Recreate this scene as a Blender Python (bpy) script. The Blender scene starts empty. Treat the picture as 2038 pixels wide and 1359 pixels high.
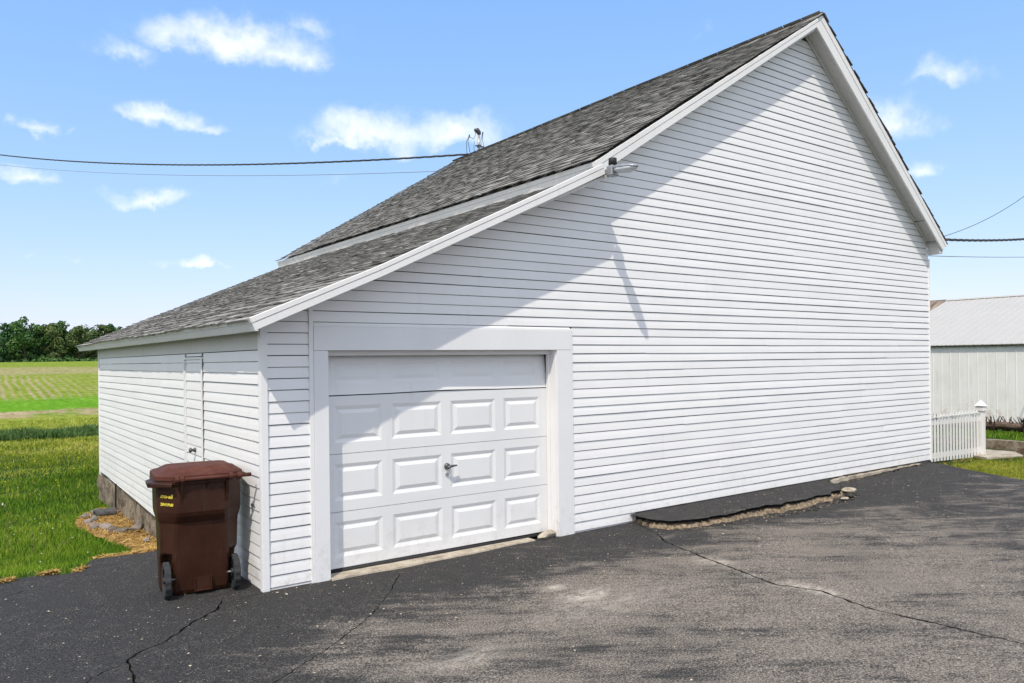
import bpy, math, random
import numpy as np
from mathutils import Vector, Matrix
from mathutils.geometry import delaunay_2d_cdt

random.seed(7)
RNG = np.random.default_rng(11)
S = bpy.context.scene
COL = S.collection

# ------------------------------------------------------------------ camera
cam = bpy.data.cameras.new('camera')
cam.sensor_width = 36.0
cam.lens = 27.0979
cam.clip_end = 6000
cam.shift_x = -0.44 / 2038
cam.shift_y = 37.2 / 2038
co = bpy.data.objects.new('camera', cam)
COL.objects.link(co)
PHI = math.radians(53.757)
ROLL = 0.011812
fwd = Vector((math.cos(PHI), math.sin(PHI), 0))
rgt0 = Vector((math.sin(PHI), -math.cos(PHI), 0))
up0 = Vector((0, 0, 1))
rgt = rgt0 * math.cos(ROLL) - up0 * math.sin(ROLL)
up = up0 * math.cos(ROLL) + rgt0 * math.sin(ROLL)
CAM = Vector((-2.2195, -6.7355, 2.0))
m = Matrix((rgt, up, -fwd)).transposed().to_4x4()
m.translation = CAM
co.matrix_world = m
S.camera = co

# ------------------------------------------------------------------ exposure, sun, sky
S.view_settings.view_transform = 'Standard'
S.view_settings.look = 'None'
S.view_settings.exposure = 0.82
S.view_settings.gamma = 1.0
S.view_settings.use_curve_mapping = False
S.cycles.max_bounces = 6
S.cycles.transparent_max_bounces = 6

SUN_DIR = Vector((-.336, -.28, .651)).normalized()
sl = bpy.data.lights.new('sun', 'SUN')
sl.energy = 2.0
sl.angle = math.radians(0.6)
sl.color = (1.0, 0.925, 0.80)
so = bpy.data.objects.new('sun', sl)
so.rotation_euler = SUN_DIR.to_track_quat('Z', 'Y').to_euler()
so.location = (-10, -10, 20)
COL.objects.link(so)

W = bpy.data.worlds.new('World')
S.world = W
W.use_nodes = True


class NB:
    """small node-building helper"""
    def __init__(self, tree):
        self.t = tree
        self.n = tree.nodes
        self.l = tree.links

    def node(self, typ, **kw):
        nd = self.n.new(typ)
        for k, v in kw.items():
            setattr(nd, k, v)
        return nd

    def put(self, sock, v):
        if v is None:
            return
        if isinstance(v, bpy.types.NodeSocket):
            self.l.new(v, sock)
        else:
            sock.default_value = v

    def math(self, op, a, b=None, c=None, clamp=False):
        nd = self.node('ShaderNodeMath', operation=op, use_clamp=clamp)
        for i, v in enumerate((a, b, c)):
            self.put(nd.inputs[i], v)
        return nd.outputs[0]

    def vmath(self, op, a, b=None):
        nd = self.node('ShaderNodeVectorMath', operation=op)
        self.put(nd.inputs[0], a)
        self.put(nd.inputs[1], b)
        return nd.outputs['Value'] if op in ('DOT_PRODUCT', 'LENGTH', 'DISTANCE') else nd.outputs['Vector']

    def noise(self, vec, scale, detail=4, rough=.55, dist=0.0):
        nd = self.node('ShaderNodeTexNoise')
        self.put(nd.inputs['Vector'], vec)
        nd.inputs['Scale'].default_value = scale
        nd.inputs['Detail'].default_value = detail
        nd.inputs['Roughness'].default_value = rough
        nd.inputs['Distortion'].default_value = dist
        return nd.outputs['Fac']

    def voro(self, vec, scale, feature='F1', out='Distance', rnd=1.0):
        nd = self.node('ShaderNodeTexVoronoi', feature=feature)
        self.put(nd.inputs['Vector'], vec)
        nd.inputs['Scale'].default_value = scale
        nd.inputs['Randomness'].default_value = rnd
        return nd.outputs[out]

    def ramp(self, fac, stops, interp='LINEAR'):
        nd = self.node('ShaderNodeValToRGB')
        cr = nd.color_ramp
        cr.interpolation = interp
        while len(cr.elements) < len(stops):
            cr.elements.new(0.5)
        for e, (p, c) in zip(cr.elements, stops):
            e.position = p
            e.color = (c, c, c, 1) if isinstance(c, (int, float)) else (*c, 1)
        self.put(nd.inputs[0], fac)
        return nd.outputs[0]

    def mix(self, fac, a, b, mode='MIX'):
        nd = self.node('ShaderNodeMix', data_type='RGBA', blend_type=mode)
        self.put(nd.inputs[0], fac)
        for s, v in ((nd.inputs[6], a), (nd.inputs[7], b)):
            self.put(s, (*v, 1) if isinstance(v, tuple) and len(v) == 3 else v)
        return nd.outputs[2]

    def smooth(self, v, lo, hi):
        nd = self.node('ShaderNodeMapRange', interpolation_type='SMOOTHSTEP')
        self.put(nd.inputs[0], v)
        nd.inputs[1].default_value = lo
        nd.inputs[2].default_value = hi
        return nd.outputs[0]

    def pos(self):
        return self.node('ShaderNodeNewGeometry').outputs['Position']

    def scaled(self, vec, s):
        nd = self.node('ShaderNodeMapping')
        self.put(nd.inputs[0], vec)
        nd.inputs['Scale'].default_value = s
        return nd.outputs[0]

    def xyz(self, vec):
        nd = self.node('ShaderNodeSeparateXYZ')
        self.put(nd.inputs[0], vec)
        return nd.outputs

    def attr(self, name):
        nd = self.node('ShaderNodeAttribute', attribute_name=name)
        return nd.outputs['Fac']

    def bump(self, h, strength=.3, dist=.01):
        nd = self.node('ShaderNodeBump')
        nd.inputs['Strength'].default_value = strength
        nd.inputs['Distance'].default_value = dist
        self.put(nd.inputs['Height'], h)
        return nd.outputs[0]


# world: physical sky (its blue deepened a little) with cumulus puffs in it
wb = NB(W.node_tree)
wb.n.clear()
sky = wb.node('ShaderNodeTexSky', sky_type='NISHITA')
sky.sun_disc = False
sky.sun_elevation = math.asin(SUN_DIR.z)
sky.sun_rotation = math.atan2(SUN_DIR.x, SUN_DIR.y)
sky.air_density = 1.0
sky.dust_density = 0.8
sky.ozone_density = 1.6
SKY_STRENGTH = 0.15
geo = wb.node('ShaderNodeTexCoord').outputs['Generated']
wob = wb.node('ShaderNodeTexNoise')
wob.inputs['Scale'].default_value = 11
wob.inputs['Detail'].default_value = 6
wob.inputs['Roughness'].default_value = .6
wb.l.new(geo, wob.inputs['Vector'])
fine = wb.noise(geo, 26, 6, .62)


def pix_dir(px, py):
    x, y = px - 1019, py - 679.5
    f = 1534.04
    u = x * math.cos(ROLL) - y * math.sin(ROLL)
    v = x * math.sin(ROLL) + y * math.cos(ROLL)
    return (rgt0 * (u / f) + up0 * (-(v - 37.22) / f) + fwd).normalized()


# bearings of the clouds (seen direction, half width, half height, whiteness)
clouds = [((455, 85), .135, .036, 1.0), ((620, 65), .05, .022, .55), ((250, 105), .06, .02, .7), ((560, 110), .07, .03, .85),
          ((325, 240), .05, .020, .9), ((390, 255), .05, .012, .6), ((58, 252), .026, .012, .7), ((132, 266), .015, .006, .4),
          ((760, 270), .105, .030, .95), ((900, 275), .09, .028, .8), ((690, 285), .05, .012, .7), ((310, 397), .062, .015, .75), ((30, 345), .04, .014, .7), ((690, 360), .03, .012, .3),
          ((385, 535), .036, .011, .8), ((160, 508), .016, .006, .35), ((45, 503), .016, .005, .35),
          ((1800, 245), .052, .036, .8), ((1760, 220), .02, .022, .5), ((1915, 150), .04, .016, .6), ((1850, 338), .032, .014, .75), ((1375, 65), .02, .010, .25), ((1700, 90), .03, .012, .18)]
cl = [(pix_dir(*p), a, b, w) for p, a, b, w in clouds]
cover = None
wobc = wb.vmath('SUBTRACT', wob.outputs['Color'], (.5, .5, .5))
dirw = wb.vmath('ADD', geo, wb.scaled(wobc, (.14, .14, .08)))
for d, a, b, wgt in cl:
    right = d.cross(Vector((0, 0, 1))).normalized()
    upv = right.cross(d).normalized()
    du = wb.vmath('DOT_PRODUCT', dirw, tuple(right / (a * 1.18)))
    off = d.dot(upv)
    dv = wb.vmath('DOT_PRODUCT', dirw, tuple(upv / (b * 1.18)))
    # flat-bottomed: the lower half of each puff is squeezed
    dv2 = wb.math('MULTIPLY', dv, wb.math('SUBTRACT', 1.25, wb.math('MULTIPLY', wb.math('SIGN', dv), .35)))
    r = wb.math('SQRT', wb.math('ADD', wb.math('MULTIPLY', du, du), wb.math('MULTIPLY', dv2, dv2)))
    front = wb.math('GREATER_THAN', wb.vmath('DOT_PRODUCT', geo, tuple(d)), 0.3)
    k = wb.math('MULTIPLY', wb.math('SUBTRACT', 1.0, r, clamp=True), front)
    k = wb.math('MULTIPLY', k, wgt)
    cover = k if cover is None else wb.math('MAXIMUM', cover, k)
dens = wb.math('ADD', wb.math('MULTIPLY', cover, 1.5), wb.math('MULTIPLY', wb.math('SUBTRACT', fine, .55), 1.5))
dens = wb.math('MULTIPLY', wb.smooth(dens, -.05, 1.75), wb.smooth(cover, 0.0, .4))
# unseen broken cloud added outside the view, to lift and whiten the fill light
gx_, gy_, gz_ = wb.xyz(geo)
pl = wb.node('ShaderNodeCombineXYZ')
den = wb.math('ADD', wb.math('MAXIMUM', gz_, 0.0), .22)
wb.put(pl.inputs[0], wb.math('DIVIDE', gx_, den))
wb.put(pl.inputs[1], wb.math('DIVIDE', gy_, den))
lay_n = wb.noise(pl.outputs[0], 2.3, 7, .58)
away = wb.smooth(wb.vmath('DOT_PRODUCT', geo, tuple((fwd + up0 * .16).normalized())), .74, .55)
lay_d = wb.math('MULTIPLY', wb.math('MULTIPLY', wb.smooth(lay_n, .42, .56), away), wb.smooth(gz_, .0, .12))
dens = wb.math('MAXIMUM', dens, lay_d)
# the same tone response over the whole sky: bright haze near the horizon is held back as a camera would
sep = wb.xyz(wb.vmath('MULTIPLY', sky.outputs[0], (1, 1, 1)))
comb = wb.node('ShaderNodeCombineXYZ')
for i_, (k_, ref, g_) in enumerate(((1.10, 1.33, .78), (2.04, 2.14, .52), (3.80, 3.7, .20))):
    wb.put(comb.inputs[i_], wb.math('MULTIPLY', wb.math('POWER', wb.math('DIVIDE', sep[i_], ref), g_), k_))
colr = wb.mix(wb.math('MULTIPLY', dens, .92), comb.outputs[0], (4.9, 4.9, 4.95))
bg = wb.node('ShaderNodeBackground')
bg.inputs['Strength'].default_value = SKY_STRENGTH
wb.l.new(colr, bg.inputs['Color'])
wo = wb.node('ShaderNodeOutputWorld')
wb.l.new(bg.outputs[0], wo.inputs[0])


# ------------------------------------------------------------------ materials
def mat(name, build, rough=.6, spec=.3):
    mt = bpy.data.materials.new(name)
    mt.use_nodes = True
    b = NB(mt.node_tree)
    p = b.n['Principled BSDF']
    p.inputs['Roughness'].default_value = rough
    p.inputs['Specular IOR Level'].default_value = spec
    c, nrm = build(b, p)
    b.put(p.inputs['Base Color'], (*c, 1) if isinstance(c, tuple) else c)
    if nrm is not None:
        b.l.new(nrm, p.inputs['Normal'])
    return mt


def white_paint(base, dirt, dirt_amt=.35):
    def f(b, p):
        pos = b.pos()
        big = b.noise(pos, 1.3, 4, .6)
        streak = b.noise(b.scaled(pos, (9, 9, .9)), 1.0, 4, .6)
        c = b.mix(b.smooth(big, .35, .75), base, tuple(x * .955 for x in base))
        c = b.mix(b.math('MULTIPLY', b.smooth(streak, .56, .8), dirt_amt), c, dirt)
        spots = b.voro(pos, 23)
        sel = b.noise(pos, 1.7, 2, .5)
        sp = b.math('MULTIPLY', b.math('LESS_THAN', spots, .045), b.smooth(sel, .55, .63))
        c = b.mix(b.math('MULTIPLY', sp, .6), c, (.16, .15, .13))
        spl = b.math('MULTIPLY', b.smooth(b.xyz(pos)[2], .62, .02), b.smooth(b.noise(pos, 8, 5, .75), .46, .74))
        c = b.mix(b.math('MULTIPLY', spl, dirt_amt * 1.5), c, (.40, .35, .28))
        h = b.noise(b.scaled(pos, (6, 6, 40)), 1.0, 3)
        return c, b.bump(h, .06, .004)
    return f


M = {}
M['siding'] = mat('painted_siding', white_paint((.835, .83, .83), (.62, .60, .57), .25), .45, .35)
M['trim'] = mat('painted_trim', white_paint((.80, .80, .81), (.62, .60, .56), .3), .45, .3)
M['fascia'] = mat('painted_fascia', white_paint((.81, .80, .785), (.52, .50, .45), .45), .5, .3)
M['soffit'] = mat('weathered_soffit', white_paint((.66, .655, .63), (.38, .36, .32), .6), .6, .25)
M['door'] = mat('steel_door_paint', white_paint((.80, .80, .80), (.62, .60, .56), .22), .4, .35)
M['fence'] = mat('fence_vinyl', white_paint((.79, .775, .755), (.6, .58, .55), .2), .4, .35)


def f_core(b, p):
    return (.10, .095, .09), None


M['core'] = mat('dark_boards', f_core, .9, .1)


def f_shingle(b, p):
    pos = b.pos()
    t = b.attr('tone')
    oi = b.node('ShaderNodeObjectInfo').outputs['Random']
    g = b.noise(pos, 160, 2, .7)
    blot = b.noise(pos, 1.1, 4, .6)
    streak = b.noise(b.scaled(pos, (1.2, 6.0, 1.2)), 1.0, 4, .6)
    v = b.math('ADD', b.math('MULTIPLY', t, .62), b.math('MULTIPLY', oi, .16))
    v = b.math('ADD', v, b.math('MULTIPLY', b.math('SUBTRACT', blot, .5), .25))
    v = b.math('ADD', v, b.math('MULTIPLY', b.math('SUBTRACT', streak, .5), .15))
    v = b.math('ADD', v, b.math('MULTIPLY', b.math('SUBTRACT', g, .5), .65))
    c = b.ramp(v, [(0.0, (.05, .048, .046)), (.3, (.185, .178, .167)), (.6, (.35, .338, .32)), (1.0, (.54, .52, .495))])
    moss = b.smooth(b.noise(pos, 2.6, 4, .7), .70, .80)
    c = b.mix(b.math('MULTIPLY', moss, .5), c, (.13, .13, .05))
    return c, b.bump(g, .5, .006)


M['shingle'] = mat('asphalt_shingle', f_shingle, .95, .05)


def f_asphalt(b, p):
    pos = b.pos()
    x, y, z = b.xyz(pos)
    n1 = b.noise(pos, .55, 5, .6, .3)
    rot = b.node('ShaderNodeMapping')
    b.put(rot.inputs[0], pos)
    rot.inputs['Rotation'].default_value = (0, 0, math.radians(34))
    n2 = b.noise(b.scaled(rot.outputs[0], (.55, 2.4, 1)), 1.0, 7, .62, .5)
    n4 = b.noise(b.scaled(rot.outputs[0], (2.2, 13, 1)), 1.0, 6, .7, .3)
    n3 = b.noise(pos, 3.5, 5, .65)
    gr = b.noise(pos, 75, 4, .85)
    gr = b.smooth(gr, .30, .70)
    gr2 = b.voro(pos, 62)
    # worn, sun-browned traffic area out in the yard; newer sealcoat stays near the barn and to the left
    d = b.math('ADD', b.math('MULTIPLY', b.smooth(y, -.35, -1.7), 1.35), -.95)
    d = b.math('ADD', d, b.math('MULTIPLY', b.smooth(x, 1.2, -1.6), -.95))
    d = b.math('ADD', d, b.math('MULTIPLY', b.smooth(x, 5.0, 9.5), -.65))
    d = b.math('SUBTRACT', d, .08)
    w = b.math('ADD', b.math('MULTIPLY', b.math('SUBTRACT', n1, .5), 1.7), b.math('MULTIPLY', b.math('SUBTRACT', n2, .5), 2.7))
    w = b.math('ADD', w, b.math('MULTIPLY', b.math('SUBTRACT', n4, .5), 2.0))
    w = b.math('ADD', w, d)
    w = b.math('ADD', w, b.math('MULTIPLY', b.math('SUBTRACT', n3, .5), 1.3))
    wear = b.smooth(w, -.75, .95)
    spk = b.math('ADD', b.math('MULTIPLY', wear, .95), b.math('MULTIPLY', b.math('SUBTRACT', gr, .5), .85))
    worn = b.math('MULTIPLY', b.smooth(spk, -.05, 1.05), b.smooth(wear, -.05, .45))
    c0 = b.ramp(gr, [(.1, (.013, .0128, .0128)), (.5, (.033, .032, .0325)), (.9, (.088, .085, .083))])
    c1 = b.ramp(gr, [(.1, (.066, .056, .047)), (.5, (.195, .168, .142)), (.9, (.39, .345, .295))])
    c = b.mix(worn, c0, c1)
    # pale aggregate specks
    sp = b.math('MULTIPLY', b.math('LESS_THAN', gr2, .19), b.smooth(b.noise(pos, 7, 3), .47, .62))
    c = b.mix(b.math('MULTIPLY', sp, .75), c, (.50, .45, .38))
    # dusty white scuffs
    dust = None
    for (sx, sy, rx, ry, amt) in ((2.12, -1.84, .42, .20, 1.0), (2.03, -1.52, .20, .12, .8), (2.1, -2.1, 1.3, .5, .38), (3.84, -1.78, .24, .34, .7), (3.74, -2.9, .2, .46, .8), (3.72, -2.35, .14, .3, .35),
                                  (.60, -2.35, .7, .3, .45), (4.25, -.8, .35, .12, .3), (5.75, -2.15, .35, .12, .28), (2.6, -1.1, .6, .15, .25)):
        ex = b.math('DIVIDE', b.math('SUBTRACT', x, sx), rx)
        ey = b.math('DIVIDE', b.math('SUBTRACT', y, sy), ry)
        e = b.math('SQRT', b.math('ADD', b.math('MULTIPLY', ex, ex), b.math('MULTIPLY', ey, ey)))
        e = b.math('MULTIPLY', b.math('SUBTRACT', 1.0, e, clamp=True), amt)
        dust = e if dust is None else b.math('MAXIMUM', dust, e)
    dn = b.noise(b.scaled(pos, (7, 14, 1)), 1.0, 6, .7)
    dm = b.math('MULTIPLY', b.smooth(dust, 0.0, .75), b.smooth(dn, .32, .70))
    c = b.mix(dm, c, (.56, .51, .44))
    h = b.math('ADD', gr, b.math('MULTIPLY', n3, 2.0))
    p.inputs['Roughness'].default_value = .85
    return c, b.bump(h, .55, .008)


M['asphalt'] = mat('driveway_asphalt', f_asphalt, .85, .25)


def f_crack(b, p):
    pos = b.pos()
    c = b.ramp(b.noise(pos, 40, 4, .7), [(.35, (.010, .010, .010)), (.6, (.03, .028, .025)), (.75, (.12, .10, .08))])
    return c, None


M['crack'] = mat('crack_dirt', f_crack, 1.0, .05)


def f_aggr(b, p):
    pos = b.pos()
    s = b.noise(pos, 26, 6, .8)
    z = b.xyz(pos)[2]
    n = b.noise(pos, 14, 4, .7)
    c = b.ramp(s, [(.32, (.05, .04, .032)), (.5, (.24, .185, .125)), (.66, (.46, .37, .26))])
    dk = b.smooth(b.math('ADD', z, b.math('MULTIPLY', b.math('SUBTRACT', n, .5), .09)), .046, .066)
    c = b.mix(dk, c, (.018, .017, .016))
    return c, b.bump(b.noise(pos, 30, 5, .8), .9, .02)


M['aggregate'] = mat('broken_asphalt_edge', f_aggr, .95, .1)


def f_concrete(b, p):
    pos = b.pos()
    n = b.noise(pos, 6, 6, .7)
    g = b.noise(pos, 120, 2, .7)
    c = b.ramp(b.math('ADD', n, b.math('MULTIPLY', b.math('SUBTRACT', g, .5), .4)), [(.3, (.20, .17, .13)), (.5, (.40, .35, .28)), (.7, (.52, .47, .39))])
    return c, b.bump(n, .5, .02)


M['concrete'] = mat('old_concrete', f_concrete, .95, .1)


def f_rubblewall(b, p):
    pos = b.pos()
    n = b.noise(pos, 5, 6, .7, .4)
    v = b.voro(pos, 4.5, out='Color')
    s = b.xyz(v)[1]
    c = b.ramp(b.math('ADD', b.math('MULTIPLY', n, .8), b.math('MULTIPLY', s, .2)), [(.3, (.075, .06, .045)), (.45, (.19, .155, .115)), (.6, (.30, .25, .19)), (.75, (.42, .37, .30))])
    return c, b.bump(b.noise(pos, 18, 5, .7), .9, .03)


M['rubble'] = mat('parged_rubble', f_rubblewall, .95, .1)


def f_soil(b, p):
    pos = b.pos()
    n = b.noise(pos, 9, 6, .7)
    c = b.ramp(n, [(.3, (.10, .055, .02)), (.5, (.30, .18, .065)), (.7, (.48, .32, .13))])
    return c, b.bump(n, .8, .02)


M['mulch'] = mat('dry_grass_soil', f_soil, 1.0, .05)


def f_straw(b, p):
    t = b.attr('tone')
    c = b.ramp(t, [(0.0, (.17, .085, .02)), (.4, (.40, .23, .065)), (1.0, (.62, .44, .17))])
    return c, None


M['straw'] = mat('dry_straw', f_straw, .9, .1)


def f_lawn(b, p):
    pos = b.pos()
    x, y, z = b.xyz(pos)
    n = b.noise(pos, .35, 5, .6)
    f = b.noise(pos, 14, 5, .75)
    c = b.ramp(f, [(.3, (.012, .022, .006)), (.5, (.03, .06, .012)), (.72, (.065, .11, .02))])
    c = b.mix(b.smooth(b.math('ADD', b.math('MULTIPLY', b.math('SUBTRACT', n, .5), 9), y), 13, 24), c, b.ramp(f, [(.3, (.05, .075, .014)), (.6, (.12, .15, .028)), (.8, (.22, .20, .05))]))
    return c, b.bump(f, .8, .05)


M['lawn'] = mat('lawn_turf', f_lawn, 1.0, .05)


def f_blade(b, p):
    t = b.attr('tone')
    pos = b.pos()
    n = b.noise(pos, .9, 4, .6)
    y = b.xyz(pos)[1]
    g = b.ramp(t, [(0.0, (.035, .095, .006)), (.45, (.095, .205, .012)), (.8, (.19, .31, .022)), (1.0, (.42, .42, .08))])
    ye = b.ramp(t, [(0.0, (.11, .17, .012)), (.5, (.25, .31, .026)), (1.0, (.56, .50, .14))])
    k = b.smooth(b.math('ADD', b.math('MULTIPLY', b.math('SUBTRACT', n, .5), 8), y), 10, 20)
    c = b.mix(k, g, ye)
    c = b.mix(b.math('MULTIPLY', b.smooth(n, .52, .72), .5), c, b.mix(.5, g, ye))
    p.inputs['Subsurface Weight'].default_value = 0.0
    return c, None


M['blade'] = mat('grass_blade', f_blade, .7, .12)


def f_yblade(b, p):
    t = b.attr('tone')
    c = b.ramp(t, [(0.0, (.09, .14, .012)), (.5, (.23, .27, .028)), (1.0, (.52, .46, .11))])
    return c, None


M['yblade'] = mat('yellow_grass_blade', f_yblade, .7, .12)  # grass with a yellower green of its own


def f_field(b, p):
    pos = b.pos()
    x, y, z = b.xyz(pos)
    big = b.noise(pos, .06, 5, .6)
    med = b.noise(pos, .45, 6, .7)
    fin = b.noise(b.scaled(pos, (1.6, .5, 1)), 1.6, 6, .8)
    grass = b.ramp(fin, [(.3, (.075, .14, .014)), (.5, (.14, .23, .022)), (.7, (.23, .31, .04))])
    bright = b.ramp(fin, [(.3, (.07, .19, .012)), (.5, (.12, .28, .018)), (.7, (.19, .36, .035))])
    yell = b.ramp(fin, [(.3, (.15, .18, .022)), (.5, (.28, .30, .045)), (.7, (.44, .40, .14))])
    tan = b.ramp(fin, [(.3, (.22, .16, .085)), (.5, (.37, .29, .17)), (.7, (.48, .40, .26))])
    yy = b.math('ADD', y, b.math('MULTIPLY', b.math('SUBTRACT', med, .5), 6.0))
    yb = b.math('ADD', y, b.math('MULTIPLY', b.math('SUBTRACT', big, .5), 30.0))
    # planted rows: crop residue between lines of young green
    ph = b.math('ADD', b.math('SUBTRACT', x, b.math('MULTIPLY', y, .03)), b.math('MULTIPLY', b.math('SUBTRACT', big, .5), 1.2))
    wv = b.math('SINE', b.math('MULTIPLY', ph, 2 * math.pi / .52))
    rn = b.noise(b.scaled(pos, (2.2, .05, 1)), 1.0, 5, .7)
    rows = b.smooth(b.math('ADD', wv, b.math('MULTIPLY', b.math('SUBTRACT', rn, .5), 6.0)), -.9, 1.4)
    patchy = b.smooth(b.math('ADD', big, b.math('MULTIPLY', b.math('SUBTRACT', x, 3), -.012)), .36, .56)
    c_rows = b.mix(b.math('MULTIPLY', rows, b.math('ADD', .12, b.math('MULTIPLY', patchy, .68))), b.mix(.35, grass, yell), tan)
    c = yell
    c = b.mix(b.smooth(yy, 32.0, 33.2), c, b.mix(.45, yell, grass))
    c = b.mix(b.smooth(yy, 37.5, 38.5), c, b.mix(b.smooth(med, .35, .55), grass, tan))
    c = b.mix(b.smooth(yy, 40.8, 41.6), c, bright)
    c = b.mix(b.smooth(yy, 45.5, 51), c, c_rows)
    c = b.mix(b.math('MULTIPLY', b.smooth(yy, 72, 76), .85), c, b.mix(.3, tan, grass))
    c = b.mix(b.smooth(yb, 86, 92), c, b.mix(.35, grass, yell))
    return c, b.bump(fin, .8, .15)


M['field'] = mat('crop_field', f_field, 1.0, .03)


def f_leaf(base_lo, base_mid, base_hi):
    def f(b, p):
        t = b.attr('tone')
        oi = b.node('ShaderNodeObjectInfo').outputs['Random']
        v = b.math('ADD', b.math('MULTIPLY', t, .8), b.math('MULTIPLY', oi, .2))
        c = b.ramp(v, [(0.0, base_lo), (.5, base_mid), (1.0, base_hi)])
        return c, None
    return f


M['leaf'] = mat('broad_leaves', f_leaf((.035, .085, .026), (.064, .135, .038), (.11, .19, .055)), .7, .15)
M['leaf_olive'] = mat('olive_leaves', f_leaf((.055, .085, .03), (.092, .13, .045), (.15, .19, .066)), .7, .15)
M['leaf_dark'] = mat('conifer_leaves', f_leaf((.030, .078, .032), (.055, .125, .048), (.095, .17, .066)), .7, .15)


def plain(name, c, rough=.6, spec=.3, metal=0.0, nscale=30, amt=.25, bumpd=.003):
    def f(b, p):
        pos = b.pos()
        n = b.noise(pos, nscale, 5, .65)
        p.inputs['Metallic'].default_value = metal
        cc = b.mix(b.smooth(n, .3, .7), tuple(x * (1 - amt) for x in c), tuple(min(1, x * (1 + amt)) for x in c))
        return cc, b.bump(n, .25, bumpd)
    return mat(name, f, rough, spec)


def f_bin(b, p):
    pos = b.pos()
    n = b.noise(pos, 4, 6, .7)
    f = b.noise(pos, 60, 3, .7)
    st = b.noise(b.scaled(pos, (14, 14, 1.2)), 1, 4, .7)
    c = b.mix(b.smooth(n, .35, .7), (.034, .0115, .0055), (.050, .018, .0085))
    c = b.mix(b.math('MULTIPLY', b.smooth(st, .58, .8), .45), c, (.07, .048, .03))
    r = b.math('ADD', .28, b.math('MULTIPLY', n, .3))
    b.put(p.inputs['Roughness'], r)
    return c, b.bump(f, .12, .003)


M['bin'] = mat('brown_bin_plastic', f_bin, .45, .3)


def f_lid(b, p):
    pos = b.pos()
    n = b.noise(pos, 7, 6, .7)
    c = b.mix(b.smooth(n, .35, .7), (.075, .024, .016), (.12, .044, .031))
    c = b.mix(b.math('MULTIPLY', b.smooth(b.noise(pos, 16, 5, .7), .62, .75), .5), c, (.32, .22, .17))
    return c, b.bump(n, .12, .003)


M['lid'] = mat('faded_lid_plastic', f_lid, .62, .18)
M['tyre'] = plain('tyre_rubber', (.034, .036, .038), .8, .25)
M['hub'] = plain('hub_plastic', (.035, .035, .037), .55, .4)
M['yellow'] = plain('yellow_print', (.68, .55, .07), .5, .3, amt=.1)
M['black'] = plain('black_plastic', (.018, .018, .02), .6, .35)
M['rubber'] = plain('door_seal_rubber', (.022, .022, .024), .7, .3)
M['steel'] = plain('galvanised_steel', (.36, .37, .38), .45, .5, .6)
M['darksteel'] = plain('dark_steel', (.12, .12, .125), .4, .5, .7)
M['lens'] = plain('prismatic_lens', (.62, .64, .66), .25, .5, amt=.1)
M['wire'] = plain('cable_black', (.05, .052, .055), .6, .3)
M['wiregrey'] = plain('cable_grey', (.22, .225, .23), .6, .3)
M['redpaint'] = plain('red_paint', (.42, .04, .03), .5, .35)
M['timber'] = plain('weathered_timber', (.12, .085, .065), .9, .1, nscale=14, amt=.5, bumpd=.02)
M['deadwood'] = plain('dead_stems', (.085, .055, .045), .9, .1, amt=.4)
M['bark'] = plain('bark', (.09, .075, .06), .95, .1, nscale=6, amt=.4, bumpd=.05)
M['pipe'] = plain('drain_tile', (.085, .085, .09), .7, .3, nscale=12, amt=.3)
M['stalk'] = plain('weed_stalk', (.16, .17, .055), .8, .1, amt=.3)
M['flower'] = plain('clover_heads', (.66, .66, .56), .8, .1, amt=.15)
M['dandelion'] = plain('yellow_petals', (.72, .56, .03), .8, .1, amt=.15)


def f_rock(b, p):
    pos = b.pos()
    oi = b.node('ShaderNodeObjectInfo').outputs['Random']
    n = b.noise(pos, 13, 6, .7)
    base = b.ramp(oi, [(0.0, (.17, .16, .15)), (.3, (.30, .21, .165)), (.6, (.23, .225, .22)), (.8, (.36, .26, .21)), (1.0, (.38, .35, .32))])
    c = b.mix(b.smooth(n, .35, .7), base, b.mix(.5, base, (.09, .08, .07)))
    return c, b.bump(n, .6, .02)


M['rock'] = mat('field_stone', f_rock, .9, .15)


def f_shedwall(b, p):
    pos = b.pos()
    x, y, z = b.xyz(pos)
    n = b.noise(pos, 1.5, 5, .65)
    st = b.noise(b.scaled(pos, (6, 6, .5)), 1, 4, .6)
    c = b.mix(b.smooth(n, .4, .75), (.80, .79, .77), (.72, .705, .68))
    c = b.mix(b.math('MULTIPLY', b.smooth(st, .55, .8), .4), c, (.45, .42, .38))
    rust = b.math('MULTIPLY', b.smooth(b.noise(pos, 3.5, 5, .7), .5, .7), b.smooth(z, .9, .2))
    c = b.mix(b.math('MULTIPLY', rust, .45), c, (.40, .26, .17))
    return c, None


M['shedwall'] = mat('shed_wall_metal', f_shedwall, .5, .35)
M['shedroof'] = mat('shed_roof_metal', white_paint((.46, .44, .40), (.34, .32, .29), .5), .45, .4)


def f_brownroof(b, p):
    pos = b.pos()
    n = b.noise(b.scaled(pos, (.6, 5, .6)), 1.5, 5, .7)
    c = b.ramp(n, [(.3, (.10, .075, .055)), (.5, (.21, .165, .13)), (.7, (.36, .30, .24))])
    return c, b.bump(n, .6, .05)


M['brownroof'] = mat('weathered_board_roof', f_brownroof, .9, .1)
M['flake'] = plain('dry_leaf_flakes', (.50, .44, .33), .9, .1, nscale=3, amt=.35)


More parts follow.
